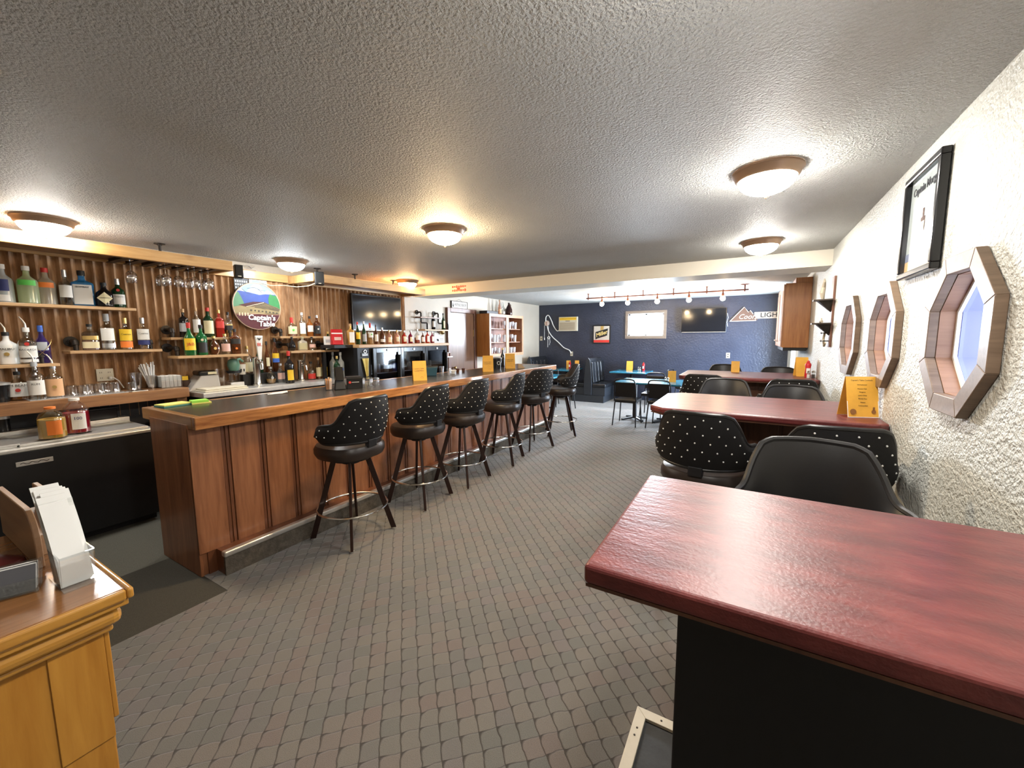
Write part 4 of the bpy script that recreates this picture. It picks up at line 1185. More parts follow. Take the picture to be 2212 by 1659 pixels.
# goods inside, dimly seen
gi = 0
for z in (0.788, 1.088):
    for k in range(9):
        y = 3.88 + k * 0.155
        if abs(y - 4.28) < 0.05 or abs(y - 4.80) < 0.05:
            continue
        gi += 1
        col = (L['silver'], L['white'], L['blue'], L['cream'], L['grey'])[gi % 5]
        tt = thing('beverage_can', 'can standing on a shelf inside the glass-door fridge', 'can', (-4.60, y, z), 0, 'cans inside the fridge')
        MB().lathe([(0.028, 0), (0.033, 0.006), (0.033, 0.11), (0.027, 0.12)], 14).build('can_body', col, tt, True)
        MB().lathe([(0.024, 0.1202), (0.024, 0.122)], 12).build('can_top', M_alum, tt)
t = thing('fridge_top_board', 'long pale wooden board on the fridge carrying a row of bottles', 'shelf board', (0, 0, 0))
MB().box(-5.07, -4.385, 3.55, 5.40, fz + 0.0005, FT - 0.0005).build('board', M_shelfwood, t, bevel=0.004)
MB().box(-4.775, -4.50, 3.27, 3.549, fz + 0.0005, FT - 0.0005).build('dark_extension', M_black, t, bevel=0.003)
MB().box(-4.775, -4.735, 3.275, 3.315, STL + 0.0005, fz).build('post', M_black, t)

# yellow cloth hanging from a bottle opener on the fridge side filler
t = thing('bar_cloth', 'yellow bar cloth hanging from a black opener plate at the fridge corner', 'cloth', (fx1 + 0.001, 3.545, 0))
MB().box(0.0, 0.006, 0.06, 0.18, 1.330, 1.385).build('opener_plate', M_black, t, bevel=0.004)
MB().box(0.0062, 0.0075, 0.075, 0.165, 1.345, 1.350).box(0.0062, 0.0075, 0.075, 0.165, 1.362, 1.367).build('plate_lines', M_alum, t)
MB().ring((0.008, 0.12, 1.40), 0.02, 0.005, 16, 6, 'x').build('ring_hook', M_chrome, t, True)
n = 10
vs, fs = [], []
for j in range(9):
    u = j / 8
    for i in range(n + 1):
        v = i / n
        wd = 0.10 - 0.055 * u
        vs.append((0.012 + 0.010 * sin(v * 9 + u * 2), 0.065 + 0.05 * u + wd * v, 1.31 - 0.26 * u * (1 - 0.12 * v)))
for j in range(8):
    for i in range(n):
        a = j * (n + 1) + i
        fs.append((a, a + 1, a + n + 2, a + n + 1))
cl = MB().add(vs, fs).build('cloth', mat('yellow_cloth', (0.62, 0.52, 0.18), 0.85), t, True)
sm = cl.modifiers.new('thickness', 'SOLIDIFY'); sm.thickness = 0.004

# ------------------------------------------------------------------ beer taps
def tap_tower(x, y, lab, h=0.30, handle=None, side=1):
    t = thing('beer_tap_tower', lab, 'beer tap', (x, y, STL), radians(90), 'chrome beer tap towers')
    MB().lathe([(0.055, 0), (0.055, 0.012), (0.042, 0.02), (0.038, 0.04), (0.038, h - 0.02), (0.042, h - 0.012), (0.036, h), (0.005, h + 0.008)], 22).build('column', M_chrome, t, True)
    f = MB().tube([(0, -0.03, h - 0.06), (0, -0.09, h - 0.06), (0.0, -0.115, h - 0.075), (0, -0.12, h - 0.13)], 0.013, 10, rr=[0.016, 0.014, 0.013, 0.010]).lathe([(0.018, 0), (0.020, 0.02), (0.012, 0.03)], 14, (0, -0.085, h - 0.065)).build('faucet', M_chrome, t, True)
    if handle:
        MB().hexa([(-0.016, -0.094, h - 0.03), (0.016, -0.094, h - 0.03), (0.016, -0.076, h - 0.03), (-0.016, -0.076, h - 0.03)],
                  [(-0.042, -0.10, h + 0.24), (0.042, -0.10, h + 0.24), (0.036, -0.07, h + 0.24), (-0.036, -0.07, h + 0.24)]).build('tap_handle', L['white'], f, bevel=0.006)
        text('handle_lettering', handle, 0.05, L['red'], f, (0, -0.101, h + 0.14), RX90, 0.002)
        MB().tube([(-0.02, -0.103, h + 0.215), (0, -0.103, h + 0.19), (0.02, -0.103, h + 0.215)], 0.004, 5).tube([(0, -0.103, h + 0.19), (0, -0.103, h + 0.215)], 0.004, 5).build('antler_mark', M_ink, f)
    else:
        MB().tube([(0, -0.085, h - 0.04), (0.0, -0.09, h + 0.03), (0.0, -0.10, h + 0.07)], 0.010, 8, rr=[0.008, 0.012, 0.014]).build('tap_lever', M_chrome, f, True)
    return t
tap_tower(-4.84, 2.50, 'chrome beer tap column with a white and red tap handle', 0.32, 'BL')
tap_tower(-4.88, 3.05, 'chrome beer tap column with a bare lever, right of the coffee liqueur', 0.265)

# things at the left end of the steel counter
t = thing('folded_towel', 'cream folded bar towel on the end of the steel counter', 'towel', (-4.72, 2.08, STL))
M_towel = mat('cream_terry', (0.66, 0.61, 0.48), 0.9, bmp=0.5, bscale=160)
MB().box(-0.12, 0.12, -0.20, 0.20, 0.0, 0.016).build('fold', M_towel, t, bevel=0.007, seg=3)
MB().box(-0.11, 0.11, -0.19, 0.195, 0.0165, 0.032).build('fold', M_towel, t, bevel=0.007, seg=3)
t = thing('ice_caddy', 'grey plastic garnish caddy with sloping front and black lid', 'caddy', (-4.92, 1.99, STL), radians(90))
MB().hexa([(-0.16, -0.10, 0), (0.13, -0.10, 0), (0.13, 0.10, 0), (-0.16, 0.10, 0)], [(-0.04, -0.08, 0.15), (0.12, -0.08, 0.15), (0.12, 0.10, 0.15), (-0.04, 0.10, 0.15)]).build('bin', mat('grey_plastic', (0.46, 0.44, 0.41), 0.45), t, bevel=0.008)
MB().box(-0.05, 0.11, -0.07, 0.09, 0.1505, 0.20).build('black_lid', M_blackg, t, bevel=0.02, seg=3)
MB().box(0.03, 0.11, -0.0725, -0.0705, 0.16, 0.185).build('sticker', L['cream'], t)
t = thing('utensil_pot', 'small dark pot with a yellow tag at the left end of the steel counter', 'pot', (-4.97, 1.86, STL))
MB().lathe([(0.035, 0), (0.042, 0.11)], 16).build('pot_body', mat('dark_brown_glaze', (0.07, 0.04, 0.03), 0.3), t, True)
MB().box(-0.01, 0.0, -0.02, 0.03, 0.1102, 0.15).build('tag', L['yellow'], t)
t = thing('glass_pitcher', 'clear pitcher behind the garnish caddy', 'pitcher', (-4.96, 2.17, STL), radians(90))
MB().lathe([(0.05, 0), (0.055, 0.02), (0.065, 0.2), (0.062, 0.2)], 18, cap=(True, False)).build('pitcher_body', M_glass, t, True)
MB().tube([(0.06, 0, 0.17), (0.10, 0, 0.16), (0.10, 0, 0.07), (0.058, 0, 0.05)], 0.007, 6).build('handle', M_glass, t, True)
t = thing('citrus_press', 'teal citrus press with black collar on the steel counter', 'press', (-4.94, 2.31, STL), radians(90))
MB().box(-0.07, 0.07, -0.06, 0.06, 0, 0.05).build('steel_base', M_steel, t, bevel=0.005)
MB().lathe([(0.06, 0.0505), (0.06, 0.15)], 16).build('glass_cup', M_acryl, t, True)
MB().lathe([(0.07, 0.1505), (0.07, 0.175)], 18).build('collar', M_black, t, True)
M_teal = mat('teal_enamel', (0.13, 0.28, 0.22), 0.3)
MB().lathe([(0.045, 0.1755), (0.062, 0.24), (0.05, 0.29), (0.02, 0.31)], 16).build('hood', M_teal, t, True)
MB().tube([(0.02, 0, 0.29), (0.07, 0, 0.30), (0.10, 0, 0.27)], 0.014, 8).build('lever', M_teal, t, True)
t = thing('printed_mug', 'white mug with dark printed figures standing on the teal press collar side', 'mug', (-4.97, 2.405, RZ), radians(80))
MB().lathe([(0.034, 0), (0.045, 0.12), (0.042, 0.12), (0.033, 0.01)], 18, cap=(True, True)).build('mug_body', L['white'], t, True)
MB().tube([(0.04, 0, 0.10), (0.07, 0, 0.09), (0.07, 0, 0.04), (0.038, 0, 0.03)], 0.005, 6).build('handle', L['white'], t, True)
for k in (-0.016, 0.012):
    MB().box(k - 0.006, k + 0.006, -0.0435, -0.036, 0.035, 0.065).build('printed_figure', M_ink, t, bevel=0.002)
MB().ring((0, 0, 0.12), 0.044, 0.003, 20, 6).build('brown_rim', mat('brown_rim', (0.3, 0.10, 0.05), 0.4), t)

# ------------------------------------------------------------------ glassware on the left counter
t = thing('bar_mat', 'clear beaded bar mat under the upturned tumblers', 'bar mat', (0, 0, CL))
MB().box(-4.96, -4.76, 0.78, 1.36, 0.0005, 0.006).build('mat_sheet', clear('pale_plastic', (0.9, 0.92, 0.9), 0.1, 0.2, 0.4), t, bevel=0.002)
bd = MB()
for i in range(30):
    bd.ball((-4.765, 0.79 + i * 0.0193, 0.009), 0.005, 5, 4)
bo = bd.build('beads', M_glass, t)
bo['kind'] = 'stuff'
TUM = [(-4.90, 1.04, 'leftmost upturned tumbler on the beaded bar mat'), (-4.86, 1.10, 'second upturned tumbler from the left, at the front of the bar mat'), (-4.93, 1.145, 'third upturned tumbler from the left, towards the wall'),
       (-4.88, 1.20, 'fourth upturned tumbler from the left on the bar mat'), (-4.95, 1.255, 'fifth upturned tumbler from the left, below the wall outlet'), (-4.88, 1.30, 'rightmost upturned tumbler on the bar mat')]
def tumbler(x, y, z, label, h=0.085, r0=0.044, r1=0.036, group='upturned tumblers', cat='glass', name='tumbler'):
    t = thing(name, label, cat, (x, y, z), 0, group)
    MB().lathe([(r0, 0), (r0 * 0.98, 0.004), (r1, h - 0.012), (r1 * 0.9, h)], 18, cap=(False, True)).build('glass_wall', M_glass, t, True)
    MB().lathe([(r1 * 0.86, h - 0.016), (r1 * 0.88, h - 0.008)], 16).build('thick_base', M_acryl, t, True)
    return t
for x, y, lab in TUM:
    tumbler(x, y, CL + 0.0065, lab)
tumbler(-4.90, 1.425, CL, 'upturned tumbler alone, left of the pint glass', group=None)
t = thing('pint_glass', 'tall clear pint glass beside the wrapped straws', 'glass', (-4.95, 1.475, CL))
MB().lathe([(0.034, 0), (0.046, 0.16), (0.0445, 0.16), (0.033, 0.012)], 18, cap=(True, True)).build('glass_wall', M_glass, t, True)
MB().lathe([(0.0335, 0.001), (0.0335, 0.011)], 16).build('thick_base', M_acryl, t, True)
t = thing('small_tablet', 'small dark tablet lying at the front of the wooden counter', 'tablet', (-4.80, 1.43, CL), radians(8))
MB().box(-0.05, 0.05, -0.06, 0.06, 0.0, 0.009).build('case', M_alum, t, bevel=0.003)
MB().box(-0.042, 0.042, -0.05, 0.05, 0.0092, 0.010).build('screen', M_blackg, t)
t = thing('straw_glass', 'glass full of paper-wrapped white straws', 'straw holder', (-4.95, 1.585, CL))
MB().lathe([(0.034, 0), (0.042, 0.13), (0.041, 0.13), (0.033, 0.01)], 18, cap=(True, True)).build('glass_wall', M_glass, t, True)
for i in range(16):
    a = random.uniform(0, 2 * pi)
    r = random.uniform(0.003, 0.022)
    q = random.uniform(0.02, 0.05)
    b = (r * cos(a), r * sin(a), 0.014)
    e = (b[0] + q * cos(a) - 0.012, b[1] + q * sin(a) - 0.02, random.uniform(0.20, 0.265))
    MB().tube([b, e], 0.0055, 6).build('straw', M_paper, t)
t = thing('napkin_bin', 'clear plastic bin packed with white napkins at the counter end', 'napkin holder', (-4.92, 1.71, CL))
MB().box(-0.07, 0.07, -0.085, 0.085, 0, 0.004).build('bin_floor', M_acryl, t)
for a in ((-0.07, 0.07, -0.085, -0.082), (-0.07, 0.07, 0.082, 0.085), (-0.07, -0.067, -0.082, 0.082), (0.067, 0.07, -0.082, 0.082)):
    MB().box(a[0], a[1], a[2], a[3], 0.0045, 0.115).build('bin_wall', M_acryl, t)
for i in range(5):
    y = -0.078 + i * 0.0315
    MB().box(-0.062, 0.062, y, y + 0.029, 0.006, 0.118 + 0.004 * (i % 2)).build('napkin_stack', M_paper, t, bevel=0.004)
t = thing('ice_bucket', 'dark ice bucket with steel rim at the far left of the wooden counter', 'bucket', (-4.92, 0.655, CL))
MB().lathe([(0.055, 0), (0.065, 0.13)], 22).build('bucket_body', M_blackg, t, True)
MB().lathe([(0.068, 0.1302), (0.07, 0.145), (0.03, 0.155)], 22).build('steel_rim', M_steel, t, True)

# electrical outlet with plug on the corrugated wall
t = thing('wall_outlet', 'ivory double outlet with a plug and cord on the corrugated wall', 'outlet', (-5.077, 1.27, 1.30), radians(90))
t.location = (-5.077, 1.30, 1.255)
MB().box(-0.058, 0.058, -0.006, 0.0, -0.056, 0.056).build('cover_plate', M_ivory, t, bevel=0.004)
sl = MB()
for dx in (-0.028, 0.028):
    for dz in (-0.028, 0.022):
        for q in (-0.006, 0.006):
            sl.box(dx + q - 0.0015, dx + q + 0.0015, -0.0068, -0.0061, dz - 0.006, dz + 0.006)
sl.build('slots', M_ink, t)
MB().tube([(0.028, -0.012, -0.028), (0.05, -0.03, -0.03), (0.08, -0.03, -0.06), (0.11, -0.03, -0.13)], 0.005, 6).lathe([(0.012, 0), (0.012, 0.02)], 8, (0.028, -0.02, -0.038)).build('plug_and_cord', M_whiteP, t)

# ------------------------------------------------------------------ round painted sign
t = thing('round_sign', "round painted sign reading Captain's Table with lodge, lake and mountains", 'sign', (-5.035, 2.665, 1.955), radians(90))
R = 0.268
def disc(n=48, r=R):
    return [(r * cos(2 * pi * i / n), r * sin(2 * pi * i / n)) for i in range(n)]
MB().prism(disc(), 0.0, 0.022, 'y').build('board', mat('sign_sky', (0.22, 0.38, 0.60), 0.45), t)
MB().ring((0, -0.001, 0), R, 0.006, 48, 6, 'y').build('rim', mat('sign_rim', (0.60, 0.42, 0.30), 0.4), t)
def inside(poly, r=R * 0.985):
    out = []
    n = len(poly)
    for i in range(n):
        a, b = Vector(poly[i]), Vector(poly[(i + 1) % n])
        for k in range(12):
            p = a.lerp(b, k / 12)
            if p.length > r:
                p = p.normalized() * r
            out.append((p.x, p.y))
    return out
lay = [0.0]
def paint(name, poly, col, rough=0.45):
    lay[0] += 0.0011
    pts = inside(poly)
    b = MB().add([(p[0], -lay[0], p[1]) for p in pts], [tuple(range(len(pts)))])
    return b.build(name, mat('sign_' + name, col, rough, var=0.15, vscale=14), t)
paint('snow_peaks', [(-0.27, 0.12), (-0.16, 0.20), (-0.12, 0.15), (-0.03, 0.255), (0.03, 0.265), (0.09, 0.17), (0.13, 0.20), (0.27, 0.12), (0.27, 0.08), (-0.27, 0.08)], (0.42, 0.48, 0.52))
for pl in ([(-0.16, 0.19), (-0.10, 0.14), (-0.04, 0.135)], [(-0.10, 0.20), (-0.02, 0.215), (0.05, 0.19), (0.10, 0.19)], [(0.06, 0.165), (0.02, 0.20)]):
    MB().tube([(p[0], -lay[0] - 0.001, p[1]) for p in pl], 0.0022, 5).build('ridge_line', mat('sign_ridge', (0.10, 0.13, 0.16), 0.5), t)
paint('blue_hills', [(-0.27, 0.16), (-0.18, 0.165), (-0.08, 0.155), (0.03, 0.135), (0.10, 0.15), (0.27, 0.15), (0.27, -0.02), (-0.27, -0.02)], (0.045, 0.085, 0.32))
paint('left_trees', [(-0.30, 0.17), (-0.20, 0.15), (-0.17, 0.09), (-0.145, 0.02), (-0.14, -0.05), (-0.3, -0.06)], (0.10, 0.24, 0.13))
paint('right_trees', [(0.15, 0.155), (0.19, 0.14), (0.27, 0.14), (0.30, -0.03), (0.13, 0.0), (0.13, 0.10)], (0.04, 0.21, 0.065))
paint('lodge_wall', [(-0.27, -0.02), (-0.05, 0.03), (0.08, 0.05), (0.27, -0.02), (0.27, -0.11), (-0.27, -0.12)], (0.30, 0.23, 0.11))
paint('dark_roof_side', [(-0.21, 0.005), (-0.05, 0.05), (0.08, 0.055), (-0.04, 0.0), (-0.12, -0.012)], (0.07, 0.02, 0.02))
paint('ribbed_roof', [(0.07, 0.055), (0.26, -0.02), (0.24, -0.05), (0.10, -0.025), (-0.04, -0.015), (-0.03, 0.0)], (0.12, 0.09, 0.05))
for k in range(5):
    MB().tube([(-0.03 + k * 0.025, -lay[0] - 0.001, 0.012 + k * 0.007 - 0.012), (0.10 + k * 0.032, -lay[0] - 0.001, -0.036 + k * 0.009)], 0.0018, 5).build('roof_line', mat('sign_roofline', (0.30, 0.24, 0.14), 0.5), t)
MB().tube([(-0.13, -lay[0] - 0.0015, -0.012), (0.07, -lay[0] - 0.0015, 0.048)], 0.004, 6).build('roof_edge', mat('sign_cream', (0.62, 0.52, 0.34), 0.5), t)
for k in range(8):
    x = -0.085 + k * 0.042
    MB().box(x, x + 0.018, -lay[0] - 0.0025, -lay[0] - 0.0005, -0.055 - 0.003 * k, -0.040 - 0.003 * k).build('lodge_window', mat('sign_window', (0.06, 0.05, 0.04), 0.4), t)
for k in range(4):
    x = -0.215 + k * 0.03
    MB().box(x, x + 0.016, -lay[0] - 0.0025, -lay[0] - 0.0005, -0.115, -0.080).build('lodge_column', MATS['sign_cream'], t)
paint('maroon_ground', [(-0.27, -0.10), (-0.15, -0.098), (0.0, -0.088), (0.12, -0.094), (0.28, -0.088), (0.25, -0.3), (-0.25, -0.3)], (0.085, 0.012, 0.016))
MB().tube([(p[0], -lay[0] - 0.001, p[1]) for p in ((-0.245, -0.10), (-0.15, -0.097), (0.0, -0.087), (0.12, -0.093), (0.25, -0.088))], 0.003, 6).build('ground_edge', mat('sign_pinkline', (0.62, 0.38, 0.24), 0.5), t)
M_sl = mat('sign_lettering', (0.88, 0.87, 0.84), 0.45)
text('lettering', "Captain's", 0.085, M_sl, t, (0.035, -lay[0] - 0.003, -0.133), RX90, 0.003, bold=0.002, shear=0.1)
text('lettering', 'Table', 0.085, M_sl, t, (0.085, -lay[0] - 0.003, -0.205), RX90, 0.003, bold=0.002, shear=0.1)

# poster and grey card behind the round sign
t = thing('drinks_poster', 'dark poster with rows of bottles peeking out behind the round sign', 'poster', (-5.062, 2.52, 2.19), radians(90))
MB().box(-0.075, 0.075, 0.0, 0.006, -0.16, 0.075).build('sheet', M_black, t)
pr_ = MB()
for r_ in range(4):
    for k in range(6):
        pr_.box(-0.066 + k * 0.023, -0.051 + k * 0.023, -0.001, -0.0002, 0.05 - r_ * 0.036 - 0.022, 0.05 - r_ * 0.036)
pr_.build('printed_bottles', L['grey'], t)
t = thing('wall_card', 'pale blue card tucked behind the top of the round sign', 'card', (-5.062, 2.70, 2.19), radians(90))
MB().box(-0.095, 0.105, 0.0, 0.004, -0.12, 0.075).build('card_sheet', mat('pale_card', (0.45, 0.56, 0.58), 0.6), t)
MB().box(-0.06, 0.07, -0.001, -0.0002, -0.10, 0.068).build('card_panel', mat('grey_card', (0.24, 0.29, 0.32), 0.6), t)

# ------------------------------------------------------------------ televisions
def tv(name, label, loc, rz, w_, h_, tilt=0):
    t = thing(name, label, 'television', loc, rz)
    MB().box(-w_ / 2, w_ / 2, -0.022, 0.022, -h_ / 2, h_ / 2).build('casing', M_blackg, t, bevel=0.006)
    MB().box(-w_ / 2 + 0.014, w_ / 2 - 0.014, -0.0235, -0.0222, -h_ / 2 + 0.024, h_ / 2 - 0.014).build('screen', mat('dark_tv_screen', (0.010, 0.010, 0.012), 0.09, spec=0.3), t)
    MB().box(-w_ / 2 + 0.01, w_ / 2 - 0.01, -0.0245, -0.0222, -h_ / 2 + 0.006, -h_ / 2 + 0.014).build('lower_strip', M_steel, t)
    MB().box(-0.12, 0.12, 0.0222, 0.065, -0.10, 0.10).build('wall_mount', M_black, t)
    return t
tv('television', 'wide black television on the corrugated wall right of the round sign', (-4.998, 4.42, 1.955), radians(90), 0.96, 0.54)
tvb = tv('television', 'black television on the navy wall between the window and the neon-style sign', (-0.945, BACKY - 0.066, 1.935), 0, 0.93, 0.545)
MB().tube([(0.47, 0.03, 0.15), (0.49, 0.03, 0.05), (0.47, 0.03, -0.05), (0.49, 0.03, -0.14)], 0.005, 6).build('side_cable', M_whiteP, tvb)

# ------------------------------------------------------------------ hanging soffits with stemware rails
def soffit(y0, y1, label, hang, rails):
    t = thing('hanging_soffit', label, 'soffit', (0, 0, 0), 0, 'pine soffits above the bar back')
    zt, zb, xf = 2.352, 2.258, -4.55
    MB().box(xf - 0.03, xf, y0, y1, zb, zt).build('front_board', M_pineY, t, bevel=0.004)
    for yy_ in (y0, y1 - 0.03):
        MB().box(-5.058, xf - 0.0305, yy_, yy_ + 0.03, zb, zt).build('end_board', M_edgex if False else MATS['golden_pine_board'], t, bevel=0.003)
    MB().box(-5.058, xf - 0.031, y0 + 0.031, y1 - 0.031, zb + 0.035, zb + 0.05).build('inner_panel', M_brownwood, t)
    MB().box(xf - 0.055, xf - 0.0305, y0 + 0.031, y1 - 0.031, zb + 0.0, zb + 0.034).build('inner_strip', M_brownwood, t)
    if rails:
        x = -4.64
        for k in range(9):
            xx = xf - 0.075 - k * 0.05
            pass
        yk = rails[0]
        while yk < rails[1]:
            MB().box(-5.0, -4.60, yk - 0.009, yk + 0.009, zb + 0.006, zb + 0.0345).box(-5.0, -4.60, yk - 0.026, yk + 0.026, zb + 0.0, zb + 0.0055).build('stem_rail', M_iron, t)
            yk += 0.115
    for y in hang:
        MB().tube([(-4.79, y, zt - 0.05), (-4.79, y, CEIL)], 0.012, 8).lathe([(0.018, CEIL - 0.018), (0.018, CEIL - 0.010), (0.042, CEIL - 0.008), (0.042, CEIL)], 16, (-4.79, y, 0)).build('pipe_hanger', M_iron, t, True)
    return t
soffit(-0.9, 2.20, 'long pine soffit at the left with stemware hanging below', (0.35, 1.70), (1.40, 2.10))
soffit(3.07, 5.02, 'shorter pine soffit on the right above the television', (3.30, 3.87, 4.57), None)

def wine_glass(x, y, label):
    t = thing('wine_glass', label, 'wine glass', (x, y, 2.262), 0, 'wine glasses hanging upside down')
    bowl = [(0.005, -0.085), (0.020, -0.092), (0.036, -0.108), (0.043, -0.135), (0.041, -0.165), (0.034, -0.192)]
    MB().lathe(bowl, 18, cap=(False, False)).build('bowl', M_stem, t, True)
    MB().lathe([(0.0042, -0.088), (0.0042, 0.001)], 8).build('stem', M_stem, t, True)
    MB().lathe([(0.036, 0.0015), (0.034, 0.004), (0.006, 0.006)], 20).build('foot', M_stem, t, True)
    return t
for x, y, lab in ((-4.74, 1.4575, 'wine glass hanging alone at the left of the stemware rail'), (-4.80, 1.6875, 'rear glass of the overlapping pair second on the stemware rail'), (-4.69, 1.6875, 'front glass of the overlapping pair second on the stemware rail'),
                  (-4.74, 1.8025, 'wine glass hanging singly in the middle of the stemware rail'), (-4.82, 1.9175, 'rear wine glass of the third slot on the stemware rail'), (-4.69, 1.9175, 'front wine glass of the third slot on the stemware rail'),
                  (-4.82, 2.0325, 'rear wine glass nearest the round sign'), (-4.69, 2.0325, 'front wine glass nearest the round sign')):
    wine_glass(x, y, lab)

# ------------------------------------------------------------------ speakers and wire
def speaker(loc, rz, label, w_=0.10, d_=0.085, h_=0.155):
    t = thing('wall_speaker', label, 'speaker', loc, rz, 'small black speakers')
    MB().box(-w_ / 2, w_ / 2, -d_ / 2, d_ / 2, 0, h_).build('cabinet', M_black, t, bevel=0.008)
    MB().box(-w_ / 2 + 0.006, w_ / 2 - 0.006, -d_ / 2 - 0.004, -d_ / 2 - 0.0003, 0.01, h_ - 0.008).build('grille', mat('grey_grille', (0.02, 0.02, 0.02), 0.7, bmp=0.4, bscale=500), t, bevel=0.003)
    MB().box(-0.015, 0.015, -d_ / 2 - 0.005, -d_ / 2 - 0.0042, 0.016, 0.022).build('badge', M_alum, t)
    MB().tube([(0, d_ / 2, h_ / 2), (0, d_ / 2 + 0.028, h_ / 2)], 0.012, 8).build('bracket', M_black, t)
    return t
sp = speaker((-4.475, 3.10, 2.205), radians(62), 'small black speaker at the left corner of the shorter pine soffit')
speaker((-4.60, 2.27, 2.195), radians(75), 'small black speaker at the right end of the long pine soffit', 0.075, 0.085, 0.135)
cw = MB().tube([(-5.06, 2.72, 2.24), (-5.04, 2.84, 2.215), (-4.98, 2.96, 2.225), (-4.80, 3.02, 2.200), (-4.62, 3.06, 2.205), (-4.53, 3.09, 2.235)], 0.0045, 6).build('speaker_wire', L['cream'])
tag(cw, 'cream wire drooping from the speaker to the corrugated wall', 'wire')
t = thing('ornament', 'small metal and wood ornament standing on the ledge above the round sign', 'ornament', (-5.09, 2.66, 2.3655), radians(90))
MB().box(-0.11, 0.04, -0.02, 0.02, 0, 0.008).build('base', M_brownwood, t)
MB().tube([(-0.10, 0, 0.008), (-0.09, 0, 0.05), (-0.03, 0, 0.055), (0.0, 0, 0.03), (0.03, 0, 0.05)], 0.006, 6).build('wire_figure', M_steel, t)

# ------------------------------------------------------------------ on the bar top
Z0 = BZ + 0.0008
t = thing('notepad_stack', 'yellow notepad with teal edge lying on the near end of the bar', 'notepad', (-3.66, 1.285, Z0), radians(97))
M_note = mat('yellow_note', (0.80, 0.78, 0.22), 0.8)
MB().box(-0.09, 0.09, -0.065, 0.065, 0, 0.010).build('pad_base', mat('teal_card', (0.08, 0.28, 0.25), 0.7), t)
MB().box(-0.088, 0.088, -0.063, 0.063, 0.0102, 0.018).build('sheets', M_note, t)
t = thing('notepad_stack', 'small green notepad with lime sheets on the near end of the bar', 'notepad', (-3.62, 1.44, Z0), radians(80))
MB().box(-0.06, 0.06, -0.05, 0.05, 0, 0.010).build('pad_base', M_note, t)
MB().box(-0.058, 0.045, -0.045, 0.048, 0.0102, 0.026).build('sheets', mat('lime_note', (0.33, 0.74, 0.10), 0.8), t)
t = thing('receipts', 'curled white receipts lying by the inner edge of the bar', 'paper', (-3.62, 2.02, Z0), radians(70))
for k in range(3):
    MB().add([(-0.07 + k * 0.02, -0.02 + k * 0.014, 0.001 + k * 0.002), (0.05 + k * 0.02, -0.03 + k * 0.01, 0.004 + k * 0.002), (0.055 + k * 0.02, 0.01 + k * 0.012, 0.013 + k * 0.003), (-0.065 + k * 0.02, 0.015 + k * 0.014, 0.003 + k * 0.002)], [(0, 1, 2, 3)]).build('receipt', M_paper, t)
t = thing('straw_cup', 'clear tumbler of brown stir straws on the bar', 'straw cup', (-3.43, 2.415, Z0))
MB().lathe([(0.036, 0), (0.042, 0.095), (0.041, 0.095), (0.035, 0.006)], 18, cap=(True, True)).build('glass_wall', M_glass, t, True)
M_straw = mat('kraft_straw', (0.62, 0.32, 0.14), 0.6)
for i in range(12):
    a = i * 2.4
    r = 0.012 + 0.014 * ((i * 7) % 5) / 5
    MB().tube([(r * cos(a), r * sin(a), 0.008), (1.3 * r * cos(a), 1.3 * r * sin(a), 0.105 + 0.02 * ((i * 3) % 4) / 4)], 0.004, 5).build('straw', M_straw if i % 3 else M_paper, t)
t = thing('card_terminal', 'black card terminal on a stand, beside the straw cup on the bar', 'card reader', (-3.39, 2.50, Z0), radians(60))
MB().hexa([(-0.05, -0.045, 0), (0.05, -0.045, 0), (0.05, 0.06, 0), (-0.05, 0.06, 0)], [(-0.035, -0.01, 0.13), (0.035, -0.01, 0.13), (0.035, 0.04, 0.13), (-0.035, 0.04, 0.13)]).build('stand', M_black, t, bevel=0.008)
MB().hexa([(-0.038, -0.045, 0.09), (0.038, -0.045, 0.09), (0.038, -0.02, 0.085), (-0.038, -0.02, 0.085)], [(-0.038, 0.02, 0.215), (0.038, 0.02, 0.215), (0.038, 0.045, 0.21), (-0.038, 0.045, 0.21)]).build('reader', M_blackg, t, bevel=0.008)
t = thing('napkin_caddy', 'black square bar caddy with a round red mark', 'bar caddy', (-3.37, 2.645, Z0), radians(62))
MB().box(-0.075, 0.075, -0.06, 0.06, 0, 0.105).build('caddy_body', M_blackg, t, bevel=0.005)
MB().box(-0.068, 0.068, -0.053, 0.053, 0.1052, 0.115).build('caddy_rim', M_black, t)
MB().lathe([(0.012, 0), (0.012, 0.0012)], 16).build('red_mark', L['red'], t).matrix_local = Matrix.Translation((-0.045, -0.0602, 0.062)) @ Matrix.Rotation(radians(90), 4, 'X')
MB().box(-0.028, 0.04, -0.0615, -0.0602, 0.059, 0.065).build('grey_mark', L['grey'], t)
SH = [(-3.42, 2.785, 'small clear glass touching the black caddy on the bar'), (-3.50, 2.84, 'small clear glass at the back of the cluster on the bar'), (-3.40, 2.865, 'small clear glass at the front of the cluster on the bar'), (-3.47, 2.925, 'small clear glass second from the right of the cluster on the bar'), (-3.41, 2.96, 'rightmost small clear glass of the cluster on the bar')]
for x, y, lab in SH:
    tumbler(x, y, Z0, lab, 0.075, 0.034, 0.036, 'small glasses clustered on the bar')


